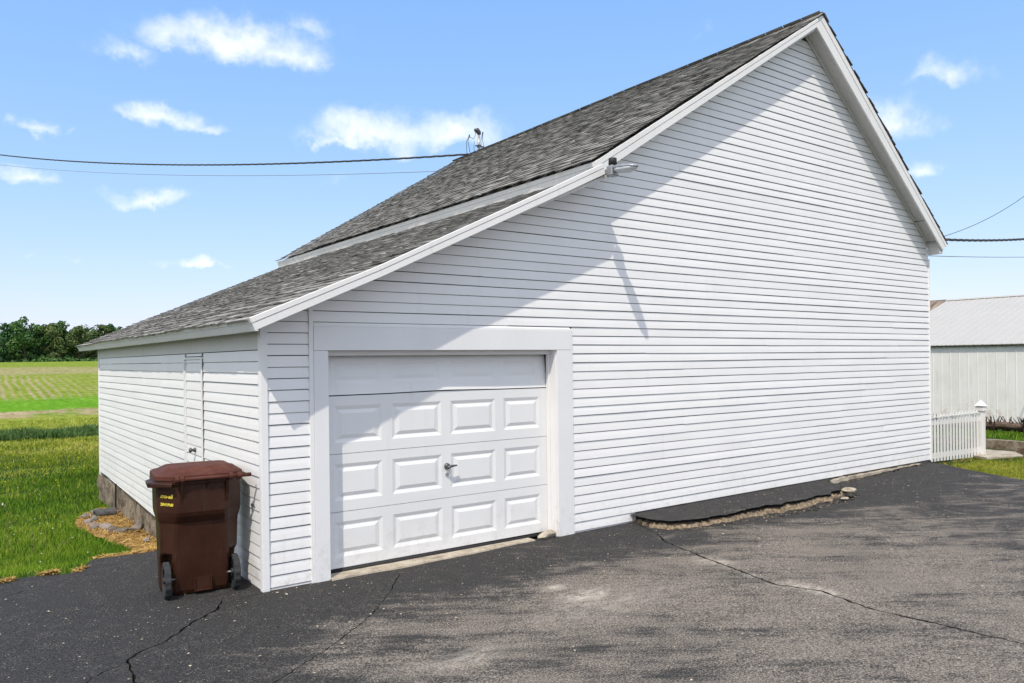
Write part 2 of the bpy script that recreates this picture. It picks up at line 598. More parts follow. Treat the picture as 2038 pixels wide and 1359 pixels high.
# ------------------------------------------------------------------ mesh helpers
class MB:
    def __init__(self):
        self.v = []
        self.f = []
        self.t = []          # per-face tone
        self.tone = .5

    def add(self, vs, fs):
        o = len(self.v)
        self.v += [tuple(map(float, v)) for v in vs]
        for f in fs:
            self.f.append(tuple(o + i for i in f))
            self.t.append(self.tone)
        return self

    def box(self, a, b):
        x0, y0, z0 = a
        x1, y1, z1 = b
        return self.add([(x0, y0, z0), (x1, y0, z0), (x1, y1, z0), (x0, y1, z0), (x0, y0, z1), (x1, y0, z1), (x1, y1, z1), (x0, y1, z1)],
                        [(0, 3, 2, 1), (4, 5, 6, 7), (0, 1, 5, 4), (1, 2, 6, 5), (2, 3, 7, 6), (3, 0, 4, 7)])

    def prism_y(self, poly, y0, y1):
        """polygon of (x, z), swept along y"""
        n = len(poly)
        vs = [(x, y0, z) for x, z in poly] + [(x, y1, z) for x, z in poly]
        area = sum(poly[i][0] * poly[(i + 1) % n][1] - poly[(i + 1) % n][0] * poly[i][1] for i in range(n))
        fs = [tuple(range(n)), tuple(range(2 * n - 1, n - 1, -1))] + [(i, i + n, (i + 1) % n + n, (i + 1) % n) for i in range(n)]
        if area < 0:
            fs = [tuple(reversed(f)) for f in fs]
        return self.add(vs, fs)

    def prism_z(self, poly, z0, z1):
        n = len(poly)
        area = sum(poly[i][0] * poly[(i + 1) % n][1] - poly[(i + 1) % n][0] * poly[i][1] for i in range(n))
        if area < 0:
            poly = poly[::-1]
        vs = [(x, y, z0) for x, y in poly] + [(x, y, z1) for x, y in poly]
        fs = [tuple(range(n - 1, -1, -1)), tuple(range(n, 2 * n))] + [(i, (i + 1) % n, (i + 1) % n + n, i + n) for i in range(n)]
        return self.add(vs, fs)

    def loft(self, rings, cap0=True, cap1=True):
        n = len(rings[0])
        vs = [p for r in rings for p in r]
        fs = []
        for k in range(len(rings) - 1):
            for i in range(n):
                a, b_ = k * n + i, k * n + (i + 1) % n
                fs.append((a, b_, b_ + n, a + n))
        if cap0:
            fs.append(tuple(range(n - 1, -1, -1)))
        if cap1:
            fs.append(tuple(range((len(rings) - 1) * n, len(rings) * n)))
        return self.add(vs, fs)

    def tube(self, pts, r, n=8, caps=True):
        pts = [Vector(p) for p in pts]
        rings = []
        prev = None
        for i, p in enumerate(pts):
            d = (pts[min(i + 1, len(pts) - 1)] - pts[max(i - 1, 0)]).normalized()
            if prev is None:
                a = d.orthogonal().normalized()
            else:
                a = (prev - d * prev.dot(d)).normalized()
            prev = a
            b_ = d.cross(a)
            rr = r[i] if isinstance(r, (list, tuple)) else r
            rings.append([p + (a * math.cos(2 * math.pi * k / n) + b_ * math.sin(2 * math.pi * k / n)) * rr for k in range(n)])
        return self.loft(rings, caps, caps)

    def cyl(self, p, q, r, n=16):
        return self.tube([p, q], r, n)

    def mesh(self, name, material, smooth=False):
        me = bpy.data.meshes.new(name)
        me.from_pydata(self.v, [], self.f)
        if material:
            me.materials.append(material)
        a = me.attributes.new('tone', 'FLOAT', 'FACE')
        a.data.foreach_set('value', self.t)
        if smooth:
            me.polygons.foreach_set('use_smooth', [True] * len(me.polygons))
        me.update()
        return me


def link(name, me, parent=None, loc=None):
    o = bpy.data.objects.new(name, me)
    COL.objects.link(o)
    if parent is not None:
        o.parent = parent
    if loc is not None:
        o.location = loc
    return o


def thing(name, label, cat, loc=(0, 0, 0), rz=0.0, group=None, data=None):
    o = link(name, data, None, loc)
    o.rotation_euler = (0, 0, rz)
    o['label'] = label
    o['category'] = cat
    if group:
        o['group'] = group
    return o


def part(name, mb, material, parent, smooth=False, bevel=0.0, label=None, kind=None):
    o = link(name, mb.mesh(name, material, smooth), parent)
    if bevel:
        md = o.modifiers.new('bevel', 'BEVEL')
        md.width = bevel
        md.segments = 2
        md.limit_method = 'ANGLE'
        md.angle_limit = math.radians(40)
    if label:
        o['label'] = label
    if kind:
        o['kind'] = kind
    return o


def structure(name, mb, material, smooth=False, kind='structure'):
    o = link(name, mb.mesh(name, material, smooth))
    o['kind'] = kind
    return o


def np_mesh(name, verts, faces, material, tones=None, smooth=False):
    """fast mesh of equal-sized faces"""
    me = bpy.data.meshes.new(name)
    nf, k = faces.shape
    me.vertices.add(len(verts))
    me.vertices.foreach_set('co', np.ascontiguousarray(verts, dtype=np.float32).ravel())
    me.loops.add(nf * k)
    me.polygons.add(nf)
    me.loops.foreach_set('vertex_index', np.ascontiguousarray(faces, dtype=np.int32).ravel())
    me.polygons.foreach_set('loop_start', np.arange(0, nf * k, k, dtype=np.int32))
    me.polygons.foreach_set('loop_total', np.full(nf, k, dtype=np.int32))
    if material:
        me.materials.append(material)
    if tones is not None:
        a = me.attributes.new('tone', 'FLOAT', 'FACE')
        a.data.foreach_set('value', np.ascontiguousarray(tones, dtype=np.float32))
    if smooth:
        me.polygons.foreach_set('use_smooth', [True] * nf)
    me.update()
    me.validate()
    return me


def vnoise(x, y, seed=0, scale=1.0):
    """smooth 2-D value noise in -1..1"""
    x = np.asarray(x, float) * scale
    y = np.asarray(y, float) * scale
    xi, yi = np.floor(x), np.floor(y)
    fx, fy = x - xi, y - yi
    fx, fy = fx * fx * (3 - 2 * fx), fy * fy * (3 - 2 * fy)

    def hsh(a, b_):
        s = np.sin(a * 127.1 + b_ * 311.7 + seed * 74.7) * 43758.5453
        return (s - np.floor(s)) * 2 - 1
    return (hsh(xi, yi) * (1 - fx) + hsh(xi + 1, yi) * fx) * (1 - fy) + (hsh(xi, yi + 1) * (1 - fx) + hsh(xi + 1, yi + 1) * fx) * fy


# ------------------------------------------------------------------ ground
PY = np.array([-60, 1.4, 2.45, 3.2, 4.4, 7.8, 12, 26, 33, 40, 55, 70, 90, 110, 130, 160, 230, 400, 2500.])
PZ = np.array([0, 0, -.02, -.22, -.36, -.40, -.45, -.56, -.68, -.50, .18, .85, 1.70, 2.36, 2.62, 2.5, 1.2, .5, -2.])


def sstep(v, a, b_):
    t = np.clip((np.asarray(v, float) - a) / (b_ - a), 0, 1)
    return t * t * (3 - 2 * t)


def ground(x, y):
    x = np.asarray(x, float)
    y = np.asarray(y, float)
    zl = sum(np.interp(y + d, PY, PZ) for d in (-.35, -.12, .12, .35)) / 4
    far = sstep(y, 28, 50)
    zl = zl + far * .12 * vnoise(x, y, 3, .05) + far * .3 * vnoise(x, y, 9, .018)
    zr = .075 * sstep(x, 6.5, 11.5) * sstep(y, -4, -.5)
    zr = zr + .20 * sstep(x, 15.05, 15.35) - .50 * sstep(x, 16.6, 20)
    w = sstep(x, 5, 9) * (1 - sstep(y, 15, 40))
    return zl * (1 - w) + zr * w


def gz(x, y):
    return float(ground(x, y))


def grid_mesh(name, xs, ys, zfun, material):
    X, Y = np.meshgrid(xs, ys)
    Z = zfun(X, Y)
    v = np.stack([X.ravel(), Y.ravel(), Z.ravel()], 1)
    nx, ny = len(xs), len(ys)
    i = (np.arange(ny - 1)[:, None] * nx + np.arange(nx - 1)[None, :]).ravel()
    f = np.stack([i, i + 1, i + nx + 1, i + nx], 1)
    return np_mesh(name, v, f, material, smooth=True)


def lawn_z(x, y):
    return ground(x, y) - .045 + .02 * vnoise(x, y, 2, 1.7)


xs = np.unique(np.concatenate([np.linspace(-220, -12, 24), np.arange(-12, 3, .25), np.arange(3, 18, .4), np.linspace(18, 260, 40)]))
ys = np.unique(np.concatenate([np.linspace(-120, -12, 12), np.arange(-12, 1, .6), np.arange(1, 12, .2), np.arange(12, 26.31, .715)]))
ys[-1] = 26.3
o = link('lawn', grid_mesh('lawn', xs, ys, lawn_z, M['lawn']))
o['kind'] = 'structure'
xs2 = np.unique(np.concatenate([np.linspace(-2500, -220, 14), np.linspace(-220, -12, 24), np.arange(-12, 40, 1.0), np.linspace(40, 260, 40), np.linspace(260, 2500, 14)]))
ys2 = np.unique(np.concatenate([np.array([26.3]), np.arange(27, 140, .8), np.linspace(140, 400, 30), np.linspace(400, 2500, 12)]))
o = link('field', grid_mesh('field', xs2, ys2, lambda x, y: lawn_z(x, y), M['field']))
o['kind'] = 'structure'
xs3 = np.concatenate([np.linspace(-2500, -220, 8)])
for nm, xa, xb in (('terrain', -2500, -220), ('terrain', 260, 2500)):
    o = link(nm, grid_mesh(nm, np.linspace(xa, xb, 10), np.linspace(-120, 26.3, 14), lawn_z, M['lawn']))
    o['kind'] = 'structure'
o = link('terrain', grid_mesh('terrain', np.linspace(-2500, 2500, 30), np.linspace(-2500, -120, 14), lawn_z, M['lawn']))
o['kind'] = 'structure'

# driveway with real cracks --------------------------------------------------
outline = [(-28, -.6), (-8, 1.35), (-3, 1.72), (-1.85, 1.84), (-1.56, 1.93), (-1.3, 1.80), (-1.12, 2.04), (-1.0, 2.44), (-.6, 2.39), (-.37, 2.49), (.06, 2.5), (.06, .06),
           (11.95, .06), (11.97, -.03), (11.64, -.57), (11.4, -1.14), (11.18, -1.79), (10.7, -3.2), (10.0, -6), (9.4, -10), (9, -30), (-28, -30)]


def dense(poly, step=.12, closed=True, jit=.018, lim=4.0):
    out = []
    n = len(poly)
    for i in range(n if closed else n - 1):
        a, b_ = Vector(poly[i]), Vector(poly[(i + 1) % n])
        L = (b_ - a).length
        st = step if (max(abs(a.x), abs(b_.x)) < 13 and min(a.y, b_.y) > -7) else 1.5
        k = max(1, int(L / st))
        for j in range(k):
            p = a.lerp(b_, j / k)
            if jit and j > 0:
                q = (b_ - a).normalized()
                p = p + Vector((-q.y, q.x)) * random.uniform(-jit, jit)
            out.append((p.x, p.y))
    if not closed:
        out.append(tuple(poly[-1]))
    return out


dr_poly = dense(outline)
crack_lines = [([(-.02, -.025), (-.13, -.045), (-.31, -.10), (-.37, -.08)], .011),
               ([(-.37, .02), (-.40, -.11), (-.48, -.27), (-.72, -.457), (-.963, -.74), (-1.148, -.84), (-1.245, -.94), (-1.267, -1.24), (-1.284, -1.42), (-1.31, -2.3)], .021),
               ([(-1.26, -.99), (-1.5, -1.15), (-1.62, -1.4)], .008),
               ([(1.23, -.10), (1.19, -.26), (.90, -.66), (.49, -1.11), (.14, -1.41), (-.25, -1.71), (-.6, -1.94), (-1.0, -2.3)], .0075),
               ([(4.26, -.62), (4.07, -.94), (3.98, -1.335), (3.80, -1.94), (3.62, -2.63), (3.75, -3.0), (3.64, -3.44), (3.68, -3.92), (3.74, -4.53), (3.82, -6)], .024),
               ([(4.49, -.11), (4.34, -.42), (4.28, -.58)], .012), ([(4.30, -.60), (4.36, -.55), (4.46, -.60)], .010),
               ([(7.03, -.85), (7.08, -.98), (7.02, -1.14)], .010),
               ([(7.12, -1.75), (7.17, -2.27), (7.24, -2.84), (7.38, -3.19), (7.45, -4.2)], .008),
               ([(-2.6, .95), (-1.87, 1.24), (-1.78, 1.32), (-1.60, 1.45)], .010), ([(-1.85, 1.06), (-1.73, 1.24)], .009)]
crack_polys = []
for line, wd in crack_lines:
    pts = dense(line, .045, False, .011)
    L, R = [], []
    n = len(pts)
    for i, p in enumerate(pts):
        a, b_ = Vector(pts[max(0, i - 1)]), Vector(pts[min(n - 1, i + 1)])
        d = (b_ - a).normalized()
        nn = Vector((-d.y, d.x))
        tap = min(1, i / 4 + .15, (n - 1 - i) / 4 + .15)
        w0 = wd * .5 * tap * random.uniform(.45, 1.5)
        L.append(tuple(Vector(p) + nn * w0))
        R.append(tuple(Vector(p) - nn * w0))
    crack_polys.append((L, R))


def in_poly(px, py, poly):
    inside = np.zeros(len(px), bool)
    n = len(poly)
    j = n - 1
    for i in range(n):
        xi, yi = poly[i]
        xj, yj = poly[j]
        if yi != yj:
            c = ((yi > py) != (yj > py)) & (px < (xj - xi) * (py - yi) / (yj - yi) + xi)
            inside ^= c
        j = i
    return inside


def drive_z(x, y):
    x = np.asarray(x, float)
    y = np.asarray(y, float)
    fade = sstep(y, -9, -1) * .5 + .5
    return ground(x, y) + fade * (.010 * vnoise(x, y, 4, .8) + .006 * vnoise(x, y, 5, 2.3)) * np.where(y > -.25, .4, 1.0) + .012 * sstep(np.abs(vnoise(x, y, 21, .35)), .5, .9)


vl = [Vector(p) for p in dr_poly]
ed = [(i, (i + 1) % len(vl)) for i in range(len(vl))]
for L, R in crack_polys:
    ring = L + R[::-1]
    o0 = len(vl)
    vl += [Vector(p) for p in ring]
    ed += [(o0 + i, o0 + (i + 1) % len(ring)) for i in range(len(ring))]
gx, gy = np.meshgrid(np.arange(-5, 12, .16), np.arange(-6.2, 2.5, .16))
gp = np.stack([gx.ravel(), gy.ravel()], 1) + RNG.uniform(-.04, .04, (gx.size, 2))
gx, gy = np.meshgrid(np.arange(-27, 12, 1.6), np.arange(-29, 2, 1.6))
gp2 = np.stack([gx.ravel(), gy.ravel()], 1)
gp2 = gp2[~((gp2[:, 0] > -5.2) & (gp2[:, 1] > -6.4))]
gp = np.concatenate([gp, gp2])
gp = gp[in_poly(gp[:, 0], gp[:, 1], dr_poly)]
for L, R in crack_polys:
    gp = gp[~in_poly(gp[:, 0], gp[:, 1], L + R[::-1])]
vl += [Vector(p) for p in gp]
rv, _, rf, _, _, _ = delaunay_2d_cdt(vl, ed, [], 0, 1e-5)
rv = np.array([(p.x, p.y) for p in rv])
rf = np.array([f for f in rf if len(f) == 3])
cc = rv[rf].mean(1)
keep = in_poly(cc[:, 0], cc[:, 1], dr_poly)
for L, R in crack_polys:
    keep &= ~in_poly(cc[:, 0], cc[:, 1], L + R[::-1])
rf = rf[keep]
a_ = rv[rf]
cr = (a_[:, 1, 0] - a_[:, 0, 0]) * (a_[:, 2, 1] - a_[:, 0, 1]) - (a_[:, 1, 1] - a_[:, 0, 1]) * (a_[:, 2, 0] - a_[:, 0, 0])
rf[cr < 0] = rf[cr < 0][:, ::-1]
v3 = np.column_stack([rv, drive_z(rv[:, 0], rv[:, 1])])
# the broken outer edge of the asphalt, down into the soil
ring = np.array(dr_poly)
rz_ = drive_z(ring[:, 0], ring[:, 1])
o0 = len(v3)
v3 = np.concatenate([v3, np.column_stack([ring, rz_]), np.column_stack([ring, rz_ - .10])])
n = len(ring)
i = np.arange(n)
j = (i + 1) % n
sk = np.concatenate([np.stack([o0 + i, o0 + n + i, o0 + j], 1), np.stack([o0 + j, o0 + n + i, o0 + n + j], 1)])
drive = link('driveway', np_mesh('driveway', v3, np.concatenate([rf, sk]), M['asphalt']))
drive['kind'] = 'structure'
cb = MB()
for L, R in crack_polys:
    n = len(L)
    lz = drive_z([p[0] for p in L], [p[1] for p in L])
    rz2 = drive_z([p[0] for p in R], [p[1] for p in R])
    vs = []
    for k in range(n):
        cxy = ((L[k][0] + R[k][0]) / 2, (L[k][1] + R[k][1]) / 2)
        vs += [(*L[k], lz[k]), (*cxy, min(lz[k], rz2[k]) - .03), (*R[k], rz2[k])]
    fs = []
    for k in range(n - 1):
        fs += [(3 * k, 3 * k + 1, 3 * k + 4, 3 * k + 3), (3 * k + 1, 3 * k + 2, 3 * k + 5, 3 * k + 4)]
    cb.add(vs, fs)
part('crack', cb, M['crack'], drive)

# ------------------------------------------------------------------ barn
barn = thing('barn', 'large white clapboard barn with grey shingled saltbox roof and a garage door', 'barn')

LB = [(-.167, 2.272), (1.454, 2.983), (3.77, 4.082)]           # bottom edge of the shed-roof rake board
LT = [(-.219, 2.374), (1.456, 3.088), (3.733, 4.195)]
UB = [(3.78, 4.10), (8.187, 6.864)]                            # main-roof rake, left slope
UT = [(3.723, 4.239), (8.335, 7.08)]
RB = [(8.187, 6.864), (12.03, 3.85)]
RT = [(8.335, 7.08), (12.179, 3.966)]
Y_BACK = 10.1
YO = -.25                                                       # gable overhang of the main roof
YL = -.38                                                       # of the lean-to roof
XW = 11.985


def interp(pts, x):
    return float(np.interp(x, [p[0] for p in pts], [p[1] for p in pts]))


# sheathing behind the boards
core = MB()
core.prism_y([(.01, -.1), (.467, -.1), (.467, 2.33), (3.534, 2.33), (3.534, -.1), (11.96, -.1), (11.96, 3.95), (8.24, 6.80), (3.84, 4.10), (.01, 2.31)], .012, .06)
core.prism_y([(.01, .03), (.05, .03), (.05, 2.30), (.01, 2.30)], .07, 8.94)
core.box((11.9, .07, -.1), (11.96, 9.2, 3.92))
core.prism_y([(.06, -.4), (11.88, -.4), (11.88, 3.9), (8.24, 6.80), (3.84, 4.1), (.06, 2.28)], 9.0, 9.06)
part('sheathing', core, M['core'], barn)

PITCH = .1022
Z0F = .125 - .1022
LIP = .0088


def board_mesh(pts_b, pts_t, place, zjit, lip, rng, slot=.006):
    """one clapboard: pts_b / pts_t are (u0,u1) limits of its bottom and top edge"""
    (u0, u1, z0), (t0, t1, z1) = pts_b, pts_t
    nseg = max(1, int(abs(u1 - u0) / .7))
    vs, fs = [], []
    ph = rng.uniform(0, 6)
    zdrop = rng.zdrop if hasattr(rng, 'zdrop') else None
    for k in range(nseg + 1):
        s = k / nseg
        ub, ut = u0 + (u1 - u0) * s, t0 + (t1 - t0) * s
        w = .0011 * math.sin(ub * 1.9 + ph)
        zz = z0 + zjit + w
        if zdrop:
            zz = float(np.interp(ub, zdrop[0], zdrop[1]))
        lp = lip + .0012 * math.sin(ub * 2.7 + ph * 2)
        vs += [place(ub, -.006, zz + .003), place(ub, lp - .002, zz), place(ub, lp, zz + .004), place(ub + (ut - ub) * .5, lp * .62, (zz + z1) / 2), place(ut, .0006, z1 - slot), place(ut, -.008, z1 - slot - .0004)]
    for k in range(nseg):
        a = 6 * k
        for q in range(5):
            fs.append((a + q, a + q + 6, a + q + 7, a + q + 1))
    fs.append((0, 1, 2, 3, 4, 5))
    e = 6 * nseg
    fs.append((e + 5, e + 4, e + 3, e + 2, e + 1, e))
    return vs, fs


front = lambda u, out, z: (u, -out, z)
sidep = lambda u, out, z: (-out, u, z)


def xr(z):            # right limit of the gable wall at height z
    return XW if z < 4.02 else XW - .0 - (z - 4.02) / .765 + .02


def xl(z):            # left limit of the gable wall (up under the rake boards)
    if z < 2.33:
        return .065
    zz = z
    if zz < 4.11:
        return max(.065, float(np.interp(zz, [p[1] + .01 for p in LB], [p[0] for p in LB])) - .05)
    return float(np.interp(zz, [UB[0][1], UB[1][1]], [UB[0][0], UB[1][0]])) - .06


nb = 0
brng = random.Random(3)


def add_board(u0, u1, z0, z1, t0, t1, place, flip, zj=0.0):
    vs, fs = board_mesh((u0, u1, z0), (t0, t1, z1), place, brng.uniform(-.0022, .0022) + zj, LIP * brng.uniform(.72, 1.28), brng, .0038 if flip else .006)
    if flip:
        fs = [tuple(reversed(f)) for f in fs]
    b_ = MB()
    b_.add(vs, fs)
    part('siding_board', b_, M['siding'], barn)


k = -1
while True:
    z0 = Z0F + PITCH * k
    z1 = z0 + PITCH
    k += 1
    if z0 > 6.75:
        break
    spans = []
    if z0 < 2.35:
        if z0 < 2.20:
            spans.append((.045, .425))
            if z0 < .11:
                spans.append((3.565, 4.562))
            else:
                spans.append((3.565, XW))
        else:
            spans.append((.045, .425))
            spans.append((.47, 3.534))
            spans.append((3.566, XW))
    else:
        spans.append((xl(z0), xr(z0)))
    for (a, b_) in spans:
        if z0 > 2.2 and z0 < 2.33 and a == .47:
            pass
        cuts = [a]
        L = b_ - a
        if L > 4.2:
            p = a + brng.choice([1.2, 1.9, 2.6, 3.3, 3.66])
            while p < b_ - .7:
                cuts.append(p)
                p += 3.66 * brng.choice([1, 1, .97])
        cuts.append(b_)
        for q in range(len(cuts) - 1):
            u0, u1 = cuts[q], cuts[q + 1]
            t0, t1 = u0, u1
            if q == 0 and z0 >= 2.33:
                t0 = xl(min(z1, 6.85))
            if q == len(cuts) - 2 and z1 > 4.02:
                t1 = xr(z1)
            if t1 - t0 < .02:
                t1 = t0 + .02
            zb = z0
            if zb < 2.355 and zb > 2.2 and a == .47:
                zb = max(zb, 2.352)
            add_board(u0, u1, zb, z1, t0, t1, front, False, 0)

# side wall boards, split round the little door
ZS = .073
Y_FAR = 8.90
for k in range(-1, 20):
    z0 = ZS + PITCH * k
    z1 = z0 + PITCH
    if k == -1:
        spans = [(.045, 1.85), (2.72, 8.4)]
    elif z0 < .10:
        spans = [(.045, 1.90), (2.70, Y_FAR)]
    elif z1 < 2.12:
        spans = [(.045, 1.895), (1.965, 2.625), (2.695, Y_FAR)]
    else:
        spans = [(.045, Y_FAR)]
    brng.zdrop = ((0, 4.4, 8.9), (z0, z0 + .002, z1 + .012)) if k == -1 else None
    for a, b_ in spans:
        cuts = [a]
        if b_ - a > 4:
            p = a + brng.choice([1.2, 2.4, 3.0])
            while p < b_ - .7:
                cuts.append(p)
                p += 3.66
        cuts.append(b_)
        for q in range(len(cuts) - 1):
            add_board(cuts[q], cuts[q + 1], z0, z1, cuts[q], cuts[q + 1], sidep, True, -.002 if a == 1.965 else 0)

brng.zdrop = None
fr = MB()
fr.box((-.010, .065, ZS + PITCH * 20 + .004), (.008, Y_FAR, 2.36))
part('frieze_board', fr, M['soffit'], barn)

# corner posts and channels
cp = MB()
cp.box((-.020, -.021, -.06), (.044, -.0005, 2.33))
cp.box((-.020, 0, -.06), (-.0005, .044, 2.33))
part('corner_post', cp, M['siding'], barn, bevel=.004)
cp = MB()
cp.box((-.020, Y_FAR, .0), (.02, Y_FAR + .05, 2.30))
part('corner_post', cp, M['siding'], barn, bevel=.004)
cp = MB()
cp.box((XW, -.022, .11), (XW + .03, .03, 3.72))
part('corner_post', cp, M['siding'], barn, bevel=.004)
cp = MB()
cp.box((.425, -.020, -.05), (.466, -.001, 2.56))
part('trim_strip', cp, M['siding'], barn, bevel=.003)
cp = MB()
cp.box((3.535, -.018, -.05), (3.564, -.001, 2.352))
part('trim_strip', cp, M['siding'], barn, bevel=.003)
cp = MB()
cp.box((.467, -.018, 2.333), (3.534, -.001, 2.351))
part('trim_strip', cp, M['siding'], barn, bevel=.003)

# garage door frame
t = MB()
t.box((.467, -.026, 2.11), (3.534, .0, 2.332))
part('door_header', t, M['trim'], barn, bevel=.003)
t = MB()
t.box((.467, -.024, -.05), (.606, .0, 2.108))
part('door_jamb', t, M['trim'], barn, bevel=.003)
t = MB()
t.box((3.33, -.024, -.05), (3.534, .0, 2.108))
part('door_jamb', t, M['trim'], barn, bevel=.003)
t = MB()
t.box((3.316, .0, -.05), (3.345, .15, 2.112))
t.box((.55, .0, -.05), (.604, .15, 2.112))
t.box((.60, .0, 2.112), (3.32, .15, 2.14))
part('door_reveal', t, M['siding'], barn)
t = MB()
t.box((3.295, .095, -.04), (3.315, .142, 2.11))
t.box((.605, .095, -.04), (.625, .142, 2.11))
t.box((.605, .085, 2.062), (3.315, .142, 2.111))
part('door_stop', t, M['siding'], barn, bevel=.004)
t = MB()
t.box((.5, .22, -.3), (3.4, .24, 2.3))
t.box((.5, .0, -.3), (3.4, .4, -.05))
part('door_backing', t, M['core'], barn)

gd = link('garage_door', None, barn)
YD = .145
DX0, DX1 = .607, 3.313
zs = [.045, .578, 1.128, 1.680, 2.10]


def door_section(z0, z1, tilt, depth, top=False):
    """pressed steel section with four raised panels"""
    mb = MB()
    w = (DX1 - DX0) / 4
    H = z1 - z0

    def P(x, z, d):
        # shallow buckle of the top section in the middle
        s = (z - z0) / H
        y = YD + tilt * s + d
        dz = 0.0
        if top:
            dz = .014 * math.exp(-((x - 1.98) / .5) ** 2) * (1 - s) ** 2
            y += -.012 * math.exp(-((x - 1.98) / .6) ** 2) * (1 - s)
        elif tilt == 0 and z1 > 1.6 and s > .97:
            dz = .012 * math.exp(-((x - 1.98) / .5) ** 2)
        return (x, y, z + dz)
    zp0, zp1 = z0 + .105, z1 - .095
    for c in range(4):
        x0, x1 = DX0 + c * w, DX0 + (c + 1) * w
        mL = .115 if c == 0 else .06
        mR = .115 if c == 3 else .06
        if c in (1, 2):
            mL, mR = (.05, .055) if c == 1 else (.055, .05)
        a0, a1 = x0 + mL, x1 - mR
        rects = [(x0, x1, z0 + .002, z1 - .002, 0), (a0, a1, zp0, zp1, 0), (a0 + .035, a1 - .035, zp0 + .035, zp1 - .035, depth), (a0 + .040, a1 - .040, zp0 + .040, zp1 - .040, depth),
                 (a0 + .085, a1 - .085, zp0 + .075, zp1 - .075, 0.0)]
        vs = []
        for (p0, p1, q0, q1, d) in rects:
            vs += [P(p0, q0, d), P(p1, q0, d), P(p1, q1, d), P(p0, q1, d)]
        fs = []
        for r_ in range(4):
            for i_ in range(4):
                a = 4 * r_ + i_
                b2 = 4 * r_ + (i_ + 1) % 4
                fs.append((a, b2, b2 + 4, a + 4))
        fs.append((16, 17, 18, 19))
        mb.add(vs, fs)
        # folded edges
        mb.add([P(x0, z0 + .002, 0), P(x1, z0 + .002, 0), P(x1, z0 + .002, .03), P(x0, z0 + .002, .03)], [(3, 2, 1, 0)])
        mb.add([P(x0, z1 - .002, 0), P(x1, z1 - .002, 0), P(x1, z1 - .002, .03), P(x0, z1 - .002, .03)], [(0, 1, 2, 3)])
    return mb


for r_ in range(4):
    top = r_ == 3
    part('door_section', door_section(zs[r_] + (.006 if top else 0), zs[r_ + 1] - (.001 if not top else 0), .055 if top else 0.0, .011 if not top else .006, top), M['door'], gd,
         label='buckled top section, leaning inwards' if top else None)
t = MB()
t.tube([(DX0, YD - .004, .022), (1.9, YD - .006, .020), (DX1, YD - .004, .012)], .022, 10)
part('bottom_seal', t, M['rubber'], gd, True)
hx, hz = 1.965, .905
t = MB()
t.tube([(hx - .0, YD, hz), (hx, YD - .022, hz)], [.034, .030], 16)
t.tube([(hx, YD - .02, hz), (hx, YD - .055, hz)], .011, 10)
t.tube([(hx - .035, YD - .055, hz - .012), (hx, YD - .058, hz), (hx + .035, YD - .06, hz + .006), (hx + .085, YD - .062, hz + .008)], [.008, .014, .012, .008], 10)
part('handle', t, M['darksteel'], gd, True)
t = MB()
t.tube([(hx, YD, hz - .085), (hx, YD - .012, hz - .085)], [.021, .018], 16)
t.box((hx - .003, YD - .0135, hz - .093), (hx + .003, YD - .0118, hz - .077))
part('lock', t, M['steel'], gd)

# side door
sd = link('side_door', None, barn)
t = MB()
t.box((-.022, 1.90, .09), (-.001, 1.930, 2.075))
t.box((-.022, 2.660, .09), (-.001, 2.690, 2.06))
t.box((-.022, 1.931, 2.048), (-.001, 2.659, 2.074))
part('door_frame', t, M['siding'], sd, bevel=.003)
t = MB()
t.box((-.016, 1.938, .09), (-.0005, 1.962, 2.04))
t.box((-.016, 2.630, .09), (-.0005, 2.652, 2.04))
part('door_edge', t, M['siding'], sd, bevel=.003)
t = MB()
t.box((-.012, 1.888, .4), (-.0003, 1.900, 2.05))
t.box((-.008, 1.930, 1.2), (-.0003, 1.938, 2.047))
t.box((-.010, 2.652, .1), (-.0003, 2.661, 2.047))
t.box((-.012, 1.90, 2.076), (-.0003, 2.64, 2.084))
part('door_gap', t, M['core'], sd)
t = MB()
t.tube([(-.006, 2.245, 1.046), (-.014, 2.245, 1.046), (-.04, 2.245, 1.046), (-.046, 2.245, 1.046), (-.062, 2.245, 1.046), (-.074, 2.245, 1.046)], [.028, .026, .012, .022, .030, .020], 16)
part('door_knob', t, M['darksteel'], sd, True)
t = MB()
t.tube([(-.002, .29, .72), (-.014, .29, .72)], .012, 10)
t.tube([(-.010, .29, .72), (-.012, .24, .722), (-.014, .20, .716)], .005, 6)
part('hose_hook', t, M['darksteel'], barn)

# foundation under the lean-to
Y, Z = np.meshgrid(np.arange(3.0, 9.05, .06), np.arange(-.75, .09, .06))
fx = .035 + .03 * vnoise(Y, Z, 31, 2.2) + .028 * vnoise(Y, Z, 32, 7) + np.where(Y > 8.2, -.05 * sstep(Y, 8.2, 8.5), 0)
v = np.stack([fx.ravel(), Y.ravel(), Z.ravel()], 1)
ny, nz = Y.shape[1], Y.shape[0]
ii = (np.arange(nz - 1)[:, None] * ny + np.arange(ny - 1)[None, :]).ravel()
f = np.stack([ii, ii + ny, ii + ny + 1, ii + 1], 1)
link('foundation', np_mesh('foundation', v, f, M['rubble']), barn)
t = MB()
t.box((.06, 9.02, -.75), (.4, 9.1, .05))
part('foundation', t, M['rubble'], barn)
t = MB()
t.tube([(-.02, 7.25, .06), (-.022, 7.26, -.2), (-.03, 7.27, -.47)], .014, 8)
part('ground_rod', t, M['black'], barn)
